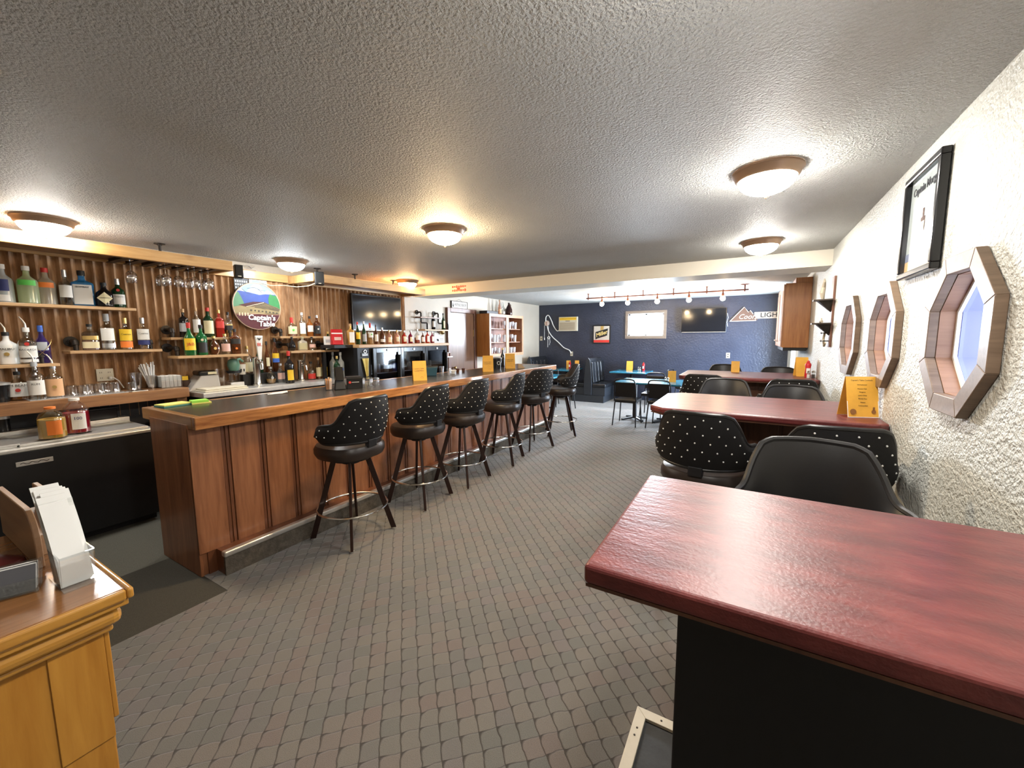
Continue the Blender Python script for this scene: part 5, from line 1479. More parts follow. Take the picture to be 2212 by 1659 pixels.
def tent(x, y, z, w_, h_, rz, label, lines=True, spread=0.055, group='yellow tent menus', border=False):
    t = thing('tent_menu', label, 'menu', (x, y, z), rz, group)
    for s in (-1, 1):
        q = MB().hexa([(-w_ / 2, s * spread - 0.001, 0), (w_ / 2, s * spread - 0.001, 0), (w_ / 2, s * spread + 0.001, 0), (-w_ / 2, s * spread + 0.001, 0)],
                      [(-w_ / 2, s * 0.002 - 0.001, h_), (w_ / 2, s * 0.002 - 0.001, h_), (w_ / 2, s * 0.002 + 0.001, h_), (-w_ / 2, s * 0.002 + 0.001, h_)]).build('panel', M_yellow, t)
        if s == -1 and lines:
            tl = math.atan2(spread, h_)
            def put(o, u, hfrac):
                o.location = (u, -spread * (1 - hfrac) - 0.003, h_ * hfrac)
                o.rotation_euler = (radians(90) - tl, 0, 0)
            for k, (s_, hf) in enumerate((("Captain's Table", 0.60), ('Cocktail Menu', 0.50))):
                o = text('lettering', s_, w_ * 0.125, M_ink, q, (0, 0, 0), RX90, 0.0003)
                put(o, -0.01, hf)
            MB().ring((w_ * 0.14, -spread * 0.85 - 0.003, h_ * 0.15), w_ * 0.08, 0.0012, 14, 5, 'y').build('round_mark', M_brownwood, q)
            MB().box(w_ * 0.36, w_ * 0.37, -spread * 0.75 - 0.004, -spread * 0.70 - 0.003, h_ * 0.1, h_ * 0.32).build('fold_line', M_brownwood, q)
    return t
tent(-3.30, 3.50, Z0, 0.155, 0.225, radians(52), 'yellow tent menu nearest the camera on the bar', group='tent menus on the bar')
tent(-3.26, 4.87, Z0, 0.15, 0.23, radians(40), 'yellow tent menu on the bar left of the black bucket', group='tent menus on the bar')
tent(-3.29, 5.55, Z0, 0.15, 0.235, radians(40), 'yellow tent menu farthest along the bar, right of the black bucket', group='tent menus on the bar')
t = thing('storage_bin', 'dark teal plastic bin behind the first bar menu', 'bin', (-3.60, 3.99, Z0), radians(40))
MB().hexa([(-0.10, -0.06, 0), (0.10, -0.06, 0), (0.10, 0.06, 0), (-0.10, 0.06, 0)], [(-0.115, -0.07, 0.115), (0.115, -0.07, 0.115), (0.115, 0.07, 0.115), (-0.115, 0.07, 0.115)]).build('bin_body', mat('teal_plastic', (0.025, 0.08, 0.12), 0.35), t, bevel=0.006)
MB().box(-0.12, 0.12, -0.075, 0.075, 0.1152, 0.122).build('bin_rim', M_blackg, t, bevel=0.002)
tumbler(-3.50, 4.13, Z0, 'tall glass right of the teal bin on the bar', 0.12, 0.03, 0.034, 'glasses by the teal bin')
tumbler(-3.45, 4.22, Z0, 'shorter glass beside the tall glass, right of the teal bin', 0.085, 0.034, 0.036, 'glasses by the teal bin')
t = thing('white_bowl', 'small white bowl on the bar right of the glasses', 'bowl', (-3.50, 4.36, Z0))
MB().lathe([(0.03, 0), (0.055, 0.045), (0.052, 0.046), (0.028, 0.006)], 20, cap=(True, True)).build('bowl_body', L['white'], t, True)
t = thing('black_bucket', 'black bottle bucket with white logos between two bar menus', 'bucket', (-3.52, 5.50, Z0), radians(40))
MB().lathe([(0.075, 0), (0.092, 0.16), (0.088, 0.16), (0.072, 0.01)], 24, cap=(True, True)).build('bucket_body', M_blackg, t, True)
MB().ring((0, 0, 0.162), 0.091, 0.005, 28, 6).build('steel_rim', L['silver'], t, True)
for a in (-65, 20):
    q = MB().ring((0, 0, 0), 0.026, 0.004, 18, 5, 'y').build('white_logo', L['white'], t)
    q.location = (0.086 * sin(radians(a)), -0.086 * cos(radians(a)), 0.085)
    q.rotation_euler = (0, 0, radians(a))
t = thing('wine_opener_stand', 'dark bottle with slim neck standing behind the far bar menu', 'bottle', (-3.58, 5.80, Z0))
MB().lathe([(0.036, 0), (0.036, 0.19), (0.014, 0.24), (0.013, 0.31)], 16).build('glass_body', G_black, t, True)
MB().lathe([(0.0145, 0.285), (0.0145, 0.315)], 12).build('cap', L['gold'], t, True)
t = thing('napkin_fan', 'tan folded napkins beside the far bar menu', 'napkins', (-3.15, 5.66, Z0), radians(40))
for k in range(4):
    MB().hexa([(-0.05, 0.012 * k - 0.03, 0), (0.06, 0.012 * k - 0.03, 0), (0.06, 0.012 * k - 0.024, 0), (-0.05, 0.012 * k - 0.024, 0)], [(-0.05, 0.012 * k - 0.03, 0.075), (0.0, 0.012 * k - 0.03, 0.06), (0.0, 0.012 * k - 0.024, 0.06), (-0.05, 0.012 * k - 0.024, 0.075)]).build('napkin', mat('tan_napkin', (0.50, 0.36, 0.22), 0.85), t)
for k, (x, y) in enumerate(((-3.60, 4.60), (-3.56, 4.68))):
    t = thing('shot_glass', ('left' if k == 0 else 'right') + ' dark shot glass on the bar before the cream wall', 'shot glass', (x, y, Z0), 0, 'dark shot glasses on the bar')
    MB().lathe([(0.02, 0), (0.025, 0.05), (0.023, 0.05), (0.019, 0.012)], 14, cap=(True, True)).build('glass_wall', G_brown, t, True)
    MB().lathe([(0.0185, 0.0125), (0.0215, 0.035)], 12).build('drink', M_black, t, True)

# ------------------------------------------------------------------ cream wall beyond the bar
dr = struct(MB().box(LEFTX + 0.002, LEFTX + 0.035, 6.33, 7.11, 0.005, 2.075).build('door_1', M_doorw, bevel=0.003))
for a in ((6.235, 6.325, 0.0, 2.165), (7.115, 7.20, 0.0, 2.165), (6.3255, 7.1145, 2.08, 2.165)):
    MB().box(LEFTX + 0.001, LEFTX + 0.055, a[0], a[1], a[2], a[3]).build('door_frame', M_doorf, dr, bevel=0.005)
MB().box(LEFTX + 0.036, LEFTX + 0.044, 7.085, 7.108, 1.60, 1.74).build('hinge', M_brass, dr)
MB().box(LEFTX + 0.036, LEFTX + 0.044, 7.085, 7.108, 0.30, 0.44).build('hinge', M_brass, dr)
MB().ball((LEFTX + 0.085, 6.40, 0.98), 0.03, 14, 8).tube([(LEFTX + 0.036, 6.40, 0.98), (LEFTX + 0.08, 6.40, 0.98)], 0.012, 8).build('door_knob', M_brass, dr, True)

t = thing('wall_sign', 'white wooden sign with black block letters hanging above the dark door', 'sign', (LEFTX + 0.003, 6.66, 2.235), radians(90))
MB().box(-0.25, 0.25, -0.018, -0.001, -0.062, 0.062).build('panel', mat('white_sign_board', (0.78, 0.73, 0.65), 0.6), t)
for a in ((-0.26, 0.26, 0.0621, 0.072), (-0.26, 0.26, -0.072, -0.0621), (-0.262, -0.2505, -0.062, 0.062), (0.2505, 0.262, -0.062, 0.062)):
    MB().box(a[0], a[1], -0.024, -0.001, a[2], a[3]).build('frame_rail', M_iron, t)
text('lettering', 'WINE BEER', 0.085, M_ink, t, (0.03, -0.019, 0.0), RX90, 0.0008, sx=0.95)
MB().prism([(-0.235, -0.045), (-0.185, -0.045), (-0.21, 0.045)], -0.0195, -0.0182, 'y').build('tree_mark', M_ink, t)
MB().tube([(-0.10, -0.01, 0.072), (0.0, -0.006, 0.115), (0.10, -0.01, 0.072)], 0.002, 5).build('hanging_wire', M_iron, t)

# two-tier pipe shelf on the cream wall
t = thing('pipe_wall_shelf', 'two-tier black pipe shelf with wine bottles left of the dark door', 'shelf', (LEFTX, 5.80, 0), radians(90))
MB().box(-0.42, 0.12, -0.15, -0.02, 1.925, 1.948).build('plank', M_doorf, t, bevel=0.002)
MB().box(-0.34, 0.42, -0.17, -0.02, 1.705, 1.728).build('plank', M_shelfwood, t, bevel=0.002)
for x in (-0.36, 0.10):
    b = MB().tube([(x, -0.002, 2.03), (x, -0.085, 2.03), (x, -0.10, 2.015), (x, -0.10, 1.86), (x + 0.015, -0.10, 1.845), (x + 0.14, -0.10, 1.845), (x + 0.155, -0.10, 1.83), (x + 0.155, -0.10, 1.73)], 0.014, 8)
    b.ring((x, -0.006, 2.03), 0.032, 0.009, 16, 6, 'y')
    b.build('pipe_bracket', M_iron, t, True)
MB().tube([(0.39, -0.09, 1.73), (0.39, -0.09, 1.84), (0.375, -0.09, 1.86), (0.35, -0.09, 1.86)], 0.014, 8).build('pipe_bracket', M_iron, t, True)
gw = 'wine bottles on the pipe wall shelf'
bottle(-5.04, 5.75, 1.7285, 0.33, 0.078, 'long', G_black, 'dark wine bottle with pale label standing on the pipe wall shelf', name='wine_bottle', lcol='white', lz=(0.14, 0.46), cap='black', group=gw, caph=0.2)
bottle(-5.04, 6.03, 1.7285, 0.31, 0.082, 'long', G_dgreen, 'green wine bottle with vertical label beside the dark door frame', name='wine_bottle', lcol='cream', lz=(0.10, 0.54), cap='black', group=gw, lw=30)
t = thing('wall_notice', 'white notice with a black figure on the wall below the pipe shelf', 'notice', (LEFTX + 0.003, 6.02, 1.56), radians(90))
MB().box(-0.14, 0.14, -0.010, -0.001, -0.11, 0.11).build('sheet', L['white'], t)
MB().lathe([(0.03, 0), (0.03, 0.002)], 12, sx=0.8, sy=1.4).build('black_figure', M_ink, t).matrix_local = Matrix.Translation((-0.05, -0.0105, -0.01)) @ Matrix.Rotation(radians(70), 4, 'X') @ Matrix.Rotation(0.4, 4, 'Z')
ln = MB()
for k in range(5):
    ln.box(0.01, 0.12, -0.0115, -0.0102, 0.06 - k * 0.03, 0.066 - k * 0.03)
ln.build('printed_lines', M_ink, t)
t = thing('brass_bell', 'round brass bell on the wall right of the flasks', 'bell', (LEFTX, 6.06, 1.66), radians(90))
b = MB().lathe([(0.055, 0.0), (0.05, 0.03), (0.03, 0.05), (0.008, 0.055)], 20).build('bell_dome', M_brass, t, True)
b.matrix_local = Matrix.Translation((0, -0.045, 0.03)) @ Matrix.Rotation(radians(90), 4, 'X')
MB().tube([(-0.13, -0.03, 0.045), (-0.03, -0.045, 0.04)], 0.005, 6).tube([(0, -0.002, 0.03), (0, -0.05, 0.03)], 0.01, 8).build('bell_arm', M_steel, t)
t = thing('corner_shelf', 'small white shelf with little jars beside the door frame', 'shelf', (LEFTX, 6.17, 1.22), radians(90))
MB().box(-0.06, 0.10, -0.13, -0.001, -0.02, 0.0).build('ledge', L['white'], t)
MB().box(-0.05, -0.01, -0.06, -0.001, -0.20, -0.0205).build('upright', L['white'], t)
for k, (dx, cm) in enumerate(((-0.04, L['white']), (0.02, L['rose']), (0.07, G_brown))):
    j = thing('spice_jar', ('left', 'middle', 'right')[k] + ' little jar on the small white shelf by the door', 'jar', (LEFTX + 0.07, 6.17 + dx, 1.2205), 0, 'little jars by the door')
    MB().lathe([(0.018, 0), (0.02, 0.05), (0.014, 0.06)], 12).build('jar_body', cm, j, True)
    MB().lathe([(0.016, 0.0602), (0.016, 0.075)], 12).build('lid', M_chrome, j, True)

# glass-fronted cabinet of glassware
t = thing('glass_cabinet', 'wooden wall cabinet with two glass doors full of glassware', 'cabinet', (0, 0, 0))
kx0, kx1, ky0, ky1, kz0, kz1 = LEFTX + 0.002, -4.80, 7.22, 8.70, 1.165, 2.085
MB().box(kx0, kx1, ky0, ky0 + 0.02, kz0, kz1).build('side_panel', M_cabwood, t)
MB().box(kx0, kx1, ky1 - 0.02, ky1, kz0, kz1).build('side_panel', M_cabwood, t)
MB().box(kx0, kx1, ky0 + 0.0205, ky1 - 0.0205, kz1 - 0.02, kz1).build('top_panel', M_cabpink, t)
MB().box(kx0, kx1, ky0 + 0.0205, ky1 - 0.0205, kz0, kz0 + 0.02).build('bottom_panel', M_cabpink, t)
MB().box(kx0, kx0 + 0.01, ky0 + 0.0205, ky1 - 0.0205, kz0 + 0.0205, kz1 - 0.0205).build('back_panel', mat('brown_cabinet_back', (0.46, 0.26, 0.19), 0.5, var=0.2), t)
kz = [kz0 + 0.0205, 1.475, 1.775]
for z in kz[1:]:
    MB().box(kx0 + 0.011, kx1 - 0.03, ky0 + 0.021, ky1 - 0.021, z - 0.016, z).build('inner_shelf', M_cabpink, t)
ym = (ky0 + ky1) / 2
for a, b in ((ky0, ym - 0.001), (ym + 0.001, ky1)):
    d = MB().box(kx1 + 0.0005, kx1 + 0.022, a, a + 0.055, kz0, kz1).box(kx1 + 0.0005, kx1 + 0.022, b - 0.055, b, kz0, kz1).box(kx1 + 0.0005, kx1 + 0.022, a + 0.055, b - 0.055, kz1 - 0.06, kz1).box(kx1 + 0.0005, kx1 + 0.022, a + 0.055, b - 0.055, kz0, kz0 + 0.06).build('door', M_cabpink, t)
    MB().box(kx1 + 0.008, kx1 + 0.012, a + 0.055, b - 0.055, kz0 + 0.06, kz1 - 0.06).build('glass_pane', M_pane, d)
GL = [(0, 7.36), (0, 7.50), (0, 7.64), (0, 7.80), (0, 8.05), (0, 8.18), (0, 8.34), (0, 8.50), (1, 7.36), (1, 7.50), (1, 7.62), (1, 7.74), (1, 7.85), (1, 8.06), (1, 8.20), (1, 8.40), (1, 8.54), (2, 8.06), (2, 8.18), (2, 8.30), (2, 8.44), (2, 8.56)]
M_milk = clear('etched_glass', (0.9, 0.9, 0.9), 0.1, 0.2, 0.55, (0.88, 0.86, 0.84))
pos = ('far left', 'second from left', 'third from left', 'fourth from left', 'fifth from left', 'sixth from left', 'seventh from left', 'eighth from left', 'ninth from left')
cnt = {0: 0, 1: 0, 2: 0}
for k, y in GL:
    z = kz[k]
    nm = pos[cnt[k]]
    cnt[k] += 1
    t = thing('goblet', 'pale glass %s on the %s shelf of the glass cabinet' % (nm, ('bottom', 'middle', 'top')[k]), 'glass', (-4.93, y, z), 0, 'glassware in the wall cabinet')
    if (k + cnt[k]) % 3 == 0:
        MB().lathe([(0.035, 0), (0.034, 0.004), (0.005, 0.012), (0.005, 0.07), (0.03, 0.09), (0.042, 0.13), (0.036, 0.18)], 14, cap=(True, False)).build('glass_wall', M_milk, t, True)
    else:
        MB().lathe([(0.036, 0), (0.045, 0.13), (0.047, 0.16)], 14, cap=(True, False)).build('glass_wall', M_milk, t, True)
    MB().lathe([(0.033, 0.0005), (0.034, 0.01)], 12).build('thick_base', M_milk, t, True)
# on top of the cabinet
t = thing('black_case', 'long flat black case on top of the glass cabinet', 'case', (-4.95, 7.46, kz1 + 0.0005), radians(90))
MB().box(-0.22, 0.22, -0.10, 0.10, 0, 0.065).build('case_body', M_black, t, bevel=0.006)
MB().box(-0.221, 0.221, -0.101, 0.101, 0.036, 0.040).build('seam', M_leg, t)
bottle(-4.97, 7.93, kz1 + 0.0005, 0.34, 0.10, 'long', G_pink, 'tan ceramic bottle on top of the glass cabinet', lcol='peach', lz=(0.1, 0.4), cap='cork', group='bottles on the glass cabinet', caph=0.08)
bottle(-4.97, 8.09, kz1 + 0.0005, 0.30, 0.085, 'long', G_clear, 'clear slender bottle on top of the glass cabinet', lcol='white', lz=(0.1, 0.3), cap='white', group='bottles on the glass cabinet', caph=0.08)
t = thing('growler', 'dark brown growler jug with finger loop on top of the glass cabinet', 'jug', (-4.93, 8.28, kz1 + 0.0005), radians(70))
MB().lathe([(0.07, 0), (0.078, 0.02), (0.078, 0.14), (0.05, 0.21), (0.025, 0.25), (0.022, 0.28)], 20).build('jug_body', dyed('growler_glass', (0.05, 0.018, 0.012), 0.3), t, True)
MB().ring((0.035, 0, 0.24), 0.022, 0.007, 14, 6, 'y').build('finger_loop', MATS['growler_glass'], t, True)
MB().lathe([(0.025, 0.2805), (0.025, 0.30)], 12).build('cap', L['black'], t, True)
t = thing('photo_block', 'grey square block leaning on the wall on top of the glass cabinet', 'block', (-5.06, 8.52, kz1 + 0.0005), radians(90))
MB().box(-0.09, 0.09, -0.03, 0.03, 0, 0.17).build('block_body', mat('grey_card_block', (0.45, 0.38, 0.30), 0.7), t, bevel=0.003)
MB().box(-0.08, 0.08, -0.0315, -0.0302, 0.01, 0.16).build('face_sheet', mat('faded_photo', (0.40, 0.35, 0.29), 0.6), t)

# ------------------------------------------------------------------ navy wall
YB = BACKY
t = thing('air_conditioner', 'cream through-wall air conditioner on the navy wall', 'air conditioner', (-4.255, YB, 1.93))
aw, ah = 0.265, 0.19
MB().box(-aw, aw, -0.07, 0.0, -ah, ah).build('housing', M_ivory, t, bevel=0.008)
MB().box(-aw + 0.025, aw - 0.025, -0.0725, -0.0702, 0.10, ah - 0.02).build('control_strip', L['yellow'], t)
kk = MB()
for i in range(14):
    x = -aw + 0.045 + i * 0.034
    kk.box(x, x + 0.014, -0.0745, -0.0726, 0.125, 0.148)
kk.build('vent_slits', M_brownwood, t)
MB().box(-0.07, 0.06, -0.0725, -0.0702, 0.072, 0.084).build('name_badge', M_iron, t)
g = MB().box(-aw + 0.03, aw - 0.06, -0.0725, -0.0702, -ah + 0.03, 0.04).build('filter_panel', mat('tan_filter', (0.36, 0.29, 0.20), 0.8), t)
gr = MB()
for i in range(11):
    z = -ah + 0.045 + i * 0.017
    gr.box(-aw + 0.035, aw - 0.065, -0.0755, -0.0727, z, z + 0.005)
gr.build('grille_bars', M_ivory, g)

t = thing('cord_reel', 'white cord draped over a round wall reel beside the air conditioner', 'cord reel', (-4.90, YB, 1.94))
t.location = (-4.90, YB, 1.965)
b = MB().lathe([(0.075, 0), (0.075, 0.02), (0.02, 0.03)], 22).build('reel_disc', mat('pale_reel', (0.62, 0.52, 0.46), 0.5), t, True)
b.matrix_local = Matrix.Translation((0, -0.001, 0)) @ Matrix.Rotation(radians(90), 4, 'X')
MB().box(-0.006, 0.006, -0.036, -0.031, -0.07, 0.05).build('reel_strap', mat('rust_strap', (0.35, 0.10, 0.04), 0.5), t)
def smooth_path(pts, n=6):
    out = []
    P = [Vector(p) for p in pts]
    for i in range(len(P) - 1):
        p0, p1, p2, p3 = P[max(i - 1, 0)], P[i], P[i + 1], P[min(i + 2, len(P) - 1)]
        for k in range(n):
            u = k / n
            out.append(0.5 * ((2 * p1) + (p2 - p0) * u + (2 * p0 - 5 * p1 + 4 * p2 - p3) * u * u + (3 * p1 - p0 - 3 * p2 + p3) * u ** 3))
    out.append(P[-1])
    return out
MB().tube(smooth_path([(-0.03, -0.03, 0.05), (-0.02, -0.03, 0.17), (0.05, -0.03, 0.215), (0.13, -0.03, 0.10), (0.21, -0.03, -0.08), (0.31, -0.03, -0.21), (0.37, -0.03, -0.20)]), 0.013, 7).build('upper_cord', M_whiteP, t, True)
MB().tube(smooth_path([(0.02, -0.03, -0.08), (0.06, -0.03, -0.22), (0.18, -0.03, -0.38), (0.35, -0.03, -0.52), (0.52, -0.03, -0.67), (0.68, -0.03, -0.74), (0.73, -0.03, -0.83)]), 0.013, 7).build('lower_cord', M_whiteP, t, True)
MB().tube([(-0.07, -0.02, -0.05), (-0.075, -0.02, -0.42)], 0.005, 6).tube([(-0.075, -0.02, -0.40), (-0.07, -0.02, -0.46)], 0.012, 6).build('pull_cord', M_whiteP, t, True)
MB().tube([(0.05, -0.02, -0.08), (0.055, -0.02, -0.36)], 0.005, 6).ring((0.06, -0.02, -0.40), 0.032, 0.012, 16, 6, 'y').tube([(0.035, -0.02, -0.42), (0.03, -0.02, -0.66)], 0.006, 6).tube([(0.09, -0.02, -0.42), (0.10, -0.02, -0.52), (0.08, -0.02, -0.60)], 0.005, 6).build('hanging_cord', M_whiteP, t, True)

def outlet(x, z, label, kind=2):
    t = thing('wall_outlet', label, 'outlet', (x, YB, z), 0, 'outlets on the navy wall')
    MB().box(-0.038, 0.038, -0.008, -0.0005, -0.06, 0.06).build('cover_plate', M_ivory, t, bevel=0.003)
    s = MB()
    for dz in ((-0.024, 0.024) if kind == 2 else (0.0,)):
        s.box(-0.014, 0.014, -0.0095, -0.0082, dz - 0.012, dz + 0.012)
    s.build('sockets', M_iron, t)
outlet(-5.08, 1.545, 'ivory outlet plate in the corner left of the hanging cords', 1)
outlet(-4.165, 1.13, 'ivory outlet plate where the white cord plugs in', 1)
outlet(-0.42, 1.148, 'ivory double outlet on the navy wall below the television')

t = thing('beer_picture', 'black-framed beer picture with slanted gold script on the navy wall', 'picture', (-3.335, YB, 1.645))
MB().box(-0.235, 0.235, -0.030, -0.001, -0.24, 0.24).build('frame', M_black, t, bevel=0.004)
MB().box(-0.205, 0.205, -0.0325, -0.0302, -0.21, 0.21).build('print', mat('silver_print', (0.50, 0.46, 0.40), 0.35), t)
MB().add([(-0.16, -0.034, -0.13), (0.15, -0.034, -0.03), (0.17, -0.034, 0.15), (-0.16, -0.034, 0.06)], [(0, 1, 2, 3)]).build('black_panel', M_ink, t)
MB().add([(-0.03, -0.034, 0.10), (0.05, -0.034, 0.12), (0.06, -0.034, 0.21), (-0.02, -0.034, 0.21)], [(0, 1, 2, 3)]).build('gold_emblem', L['gold'], t)
o = text('lettering', 'Miller', 0.135, mat('gold_script', (0.78, 0.58, 0.22), 0.4), t, (0.0, -0.036, 0.015), RX90, 0.001, shear=0.25, bold=0.002)
o.rotation_euler = (radians(90), radians(-18), 0)
o = text('lettering', 'GENUINE DRAFT', 0.034, L['rose'], t, (0.01, -0.036, -0.085), RX90, 0.001)
o.rotation_euler = (radians(90), radians(-14), 0)
MB().box(-0.205, 0.205, -0.0345, -0.0327, -0.208, -0.145).build('red_band', L['red'], t)

t = thing('beer_sign', 'mountain-shaped beer sign with white-backed letters on the navy wall', 'sign', (0.05, YB, 2.005))
M_snw = mat('pale_sign_edge', (0.56, 0.47, 0.39), 0.45)
MB().prism([(-0.47, -0.10), (-0.205, 0.20), (-0.12, 0.085), (-0.09, 0.125), (0.06, -0.08), (0.0, -0.10)], -0.020, -0.001, 'y').build('mountain', mat('brown_mountain', (0.12, 0.065, 0.045), 0.45), t)
MB().tube([(-0.47, -0.022, -0.10), (-0.205, -0.022, 0.20), (-0.12, -0.022, 0.085), (-0.09, -0.022, 0.125), (-0.03, -0.022, 0.045)], 0.009, 6).tube([(-0.47, -0.022, -0.10), (0.03, -0.022, -0.095), (0.0, -0.022, -0.05)], 0.009, 6).build('mountain_outline', M_snw, t)
MB().box(-0.01, 0.50, -0.018, -0.001, -0.055, 0.085).build('letter_bar', M_snw, t)
text('lettering', 'Coors', 0.15, M_snw, t, (-0.13, -0.0225, -0.01), RX90, 0.003, shear=0.35, sx=0.95)
text('lettering', 'LIGHT', 0.135, M_ink, t, (0.30, -0.0195, 0.015), RX90, 0.002, sx=1.05, bold=0.002)

# ------------------------------------------------------------------ right wall furnishings
t = thing('poster_picture', 'black-framed pale poster with lettering above the octagonal windows', 'picture', (WALLX, 2.71, 2.11), radians(-90))
pw_, ph_ = 0.235, 0.252
for a in ((-pw_, pw_, ph_ - 0.03, ph_), (-pw_, pw_, -ph_, -ph_ + 0.03), (-pw_, -pw_ + 0.03, -ph_ + 0.0301, ph_ - 0.0301), (pw_ - 0.03, pw_, -ph_ + 0.0301, ph_ - 0.0301)):
    MB().box(a[0], a[1], -0.038, -0.001, a[2], a[3]).build('frame_rail', M_blackg, t, bevel=0.006)
pp = MB().box(-pw_ + 0.03, pw_ - 0.03, -0.014, -0.003, -ph_ + 0.03, ph_ - 0.03).build('poster_sheet', mat('grey_green_poster', (0.40, 0.43, 0.39), 0.35, var=0.12, vscale=6), t)
MB().box(-pw_ + 0.031, pw_ - 0.031, -0.0155, -0.0142, -ph_ + 0.031, -ph_ + 0.085).build('sand_band', mat('poster_sand', (0.62, 0.38, 0.18), 0.5), pp)
MB().box(-pw_ + 0.031, pw_ - 0.031, -0.0155, -0.0142, -ph_ + 0.0855, -ph_ + 0.125).build('sea_band', mat('poster_sea', (0.16, 0.18, 0.24), 0.5), pp)
text('lettering', 'Captain Morgan', 0.052, M_ink, pp, (0.0, -0.0155, 0.165), RX90, 0.0008, bold=0.001)
MB().box(-0.028, 0.028, -0.0152, -0.0142, -0.06, 0.02).build('printed_bottle', G_brown, pp)
MB().box(-0.010, 0.010, -0.0152, -0.0142, 0.0205, 0.06).build('printed_neck', G_brown, pp)
MB().box(-0.024, 0.024, -0.0162, -0.0153, -0.04, 0.0).build('printed_label', L['cream'], pp)
MB().box(-pw_ + 0.03, pw_ - 0.03, -0.0200, -0.0190, -ph_ + 0.03, ph_ - 0.03).build('glazing', M_pane, t)

t = thing('oak_wall_cabinet', 'oak wall cabinet high on the right wall beyond the beam', 'cabinet', (0, 0, 0))
MB().box(0.385, WALLX - 0.002, 6.90, 8.20, 1.41, 2.30).build('carcass', M_cabwood, t, bevel=0.003)
for a, b in ((6.905, 7.54), (7.56, 8.195)):
    d = MB().box(0.365, 0.3845, a, b, 1.42, 2.29).build('door', M_cabpink, t, bevel=0.004)
    MB().box(0.359, 0.3648, a + 0.07, b - 0.07, 1.50, 2.21).build('raised_panel', M_cabpink, d, bevel=0.003)
    MB().ball((0.352, b - 0.04, 1.50), 0.014, 10, 6).build('knob', M_chrome, d, True)
MB().box(0.40, WALLX - 0.02, 6.93, 8.17, 1.365, 1.4095).build('light_rail', M_black, t)
MB().box(0.50, WALLX - 0.002, 6.91, 8.18, 2.3005, CEIL - 0.09).build('filler_strip', M_cabwood, t)

t = thing('corner_rack', 'dark wall rack with two pointed shelves near the beam on the right wall', 'wall rack', (WALLX, 5.10, 0), radians(-90))
MB().box(-0.055, 0.055, -0.02, -0.001, 1.46, 2.15).build('back_board', M_doorf, t, bevel=0.004)
for z in (1.915, 1.685):
    s = MB().prism([(-0.13, -0.022), (0.13, -0.022), (0.04, -0.17), (-0.04, -0.17)], z, z + 0.014).build('ledge', M_iron, t)
    MB().hexa([(-0.012, -0.024, z - 0.11), (0.012, -0.024, z - 0.11), (0.012, -0.0205, z - 0.11), (-0.012, -0.0205, z - 0.11)], [(-0.06, -0.13, z - 0.001), (0.06, -0.13, z - 0.001), (0.06, -0.0205, z - 0.001), (-0.06, -0.0205, z - 0.001)]).build('corbel', M_iron, s)
for z, lab in ((1.9295, 'pale carved seabird figure on the upper ledge of the dark wall rack'), (1.6995, 'small driftwood piece on the lower ledge of the dark wall rack')):
    f = thing('carved_figure', lab, 'figurine', (WALLX - 0.09, 5.10, z), radians(-90), 'ornaments on the wall rack')
    M_drift = mat('driftwood', (0.42, 0.36, 0.27), 0.8, var=0.3)
    if z > 1.8:
        MB().tube([(0, 0, 0), (0.01, -0.01, 0.06), (-0.015, 0.0, 0.12), (0.02, 0.0, 0.17), (0.005, 0.0, 0.20)], 0.014, 8, rr=[0.012, 0.022, 0.018, 0.012, 0.006]).build('body', M_drift, f, True)
        MB().tube([(-0.005, 0, 0.10), (-0.05, 0.0, 0.08), (-0.06, 0.0, 0.05)], 0.008, 6).build('wing', M_drift, f, True)
    else:
        MB().tube([(-0.05, 0, 0.012), (0.0, 0, 0.02), (0.05, 0, 0.012)], 0.012, 8).tube([(0.02, 0.0, 0.02), (0.0, 0.0, 0.045)], 0.006, 6).build('body', M_drift, f, True)
for z in (1.60, 1.52):
    MB().tube([(-0.075, -0.07, z), (0.075, -0.07, z)], 0.006, 6).tube([(0, -0.02, z), (0, -0.075, z)], 0.006, 6).ball((-0.08, -0.07, z), 0.010, 8, 5).build('peg', M_iron, t)
MB().tube([(-0.03, -0.05, 1.60), (-0.045, -0.055, 1.54), (-0.01, -0.05, 1.47), (0.03, -0.05, 1.50)], 0.010, 7).build('rope', mat('rope', (0.40, 0.33, 0.22), 0.9), t)

# ------------------------------------------------------------------ menus and condiments on the red tables
t = tent(0.585, 3.15, BZ + 0.0008, 0.17, 0.24, radians(22), 'large yellow tent menu with white border on the middle red table', lines=False, spread=0.05, group=None)
pn = [c for c in t.children][0]
tl = math.atan2(0.05, 0.24)
def facing(o, u, hf, off=0.002):
    o.location = (u, -0.05 * (1 - hf) - off - 0.001, 0.24 * hf)
    o.rotation_euler = (radians(90) - tl, 0, 0)
for k, (s_, hf, sz) in enumerate((("Captain's Table Cocktails", 0.91, 0.0115), ('Old Fashioned', 0.80, 0.009), ('Moscow Mule', 0.70, 0.009), ('Margarita', 0.62, 0.009), ('Lemon Drop', 0.54, 0.009), ('Bloody Mary', 0.46, 0.009), ('Paloma', 0.37, 0.009), ('Cosmopolitan', 0.29, 0.009))):
    facing(text('lettering', s_, sz, M_ink, pn, (0, 0, 0), RX90, 0.0002), 0, hf)
for u, v, a, b in ((-0.084, 0.084, 0.985, 0.998), (-0.084, 0.084, 0.002, 0.015), (-0.085, -0.081, 0.0, 1.0), (0.081, 0.085, 0.0, 1.0)):
    MB().add([(u, -0.05 * (1 - a) - 0.0018, 0.24 * a), (v, -0.05 * (1 - a) - 0.0018, 0.24 * a), (v, -0.05 * (1 - b) - 0.0018, 0.24 * b), (u, -0.05 * (1 - b) - 0.0018, 0.24 * b)], [(0, 1, 2, 3)]).build('white_border', M_paper, pn)
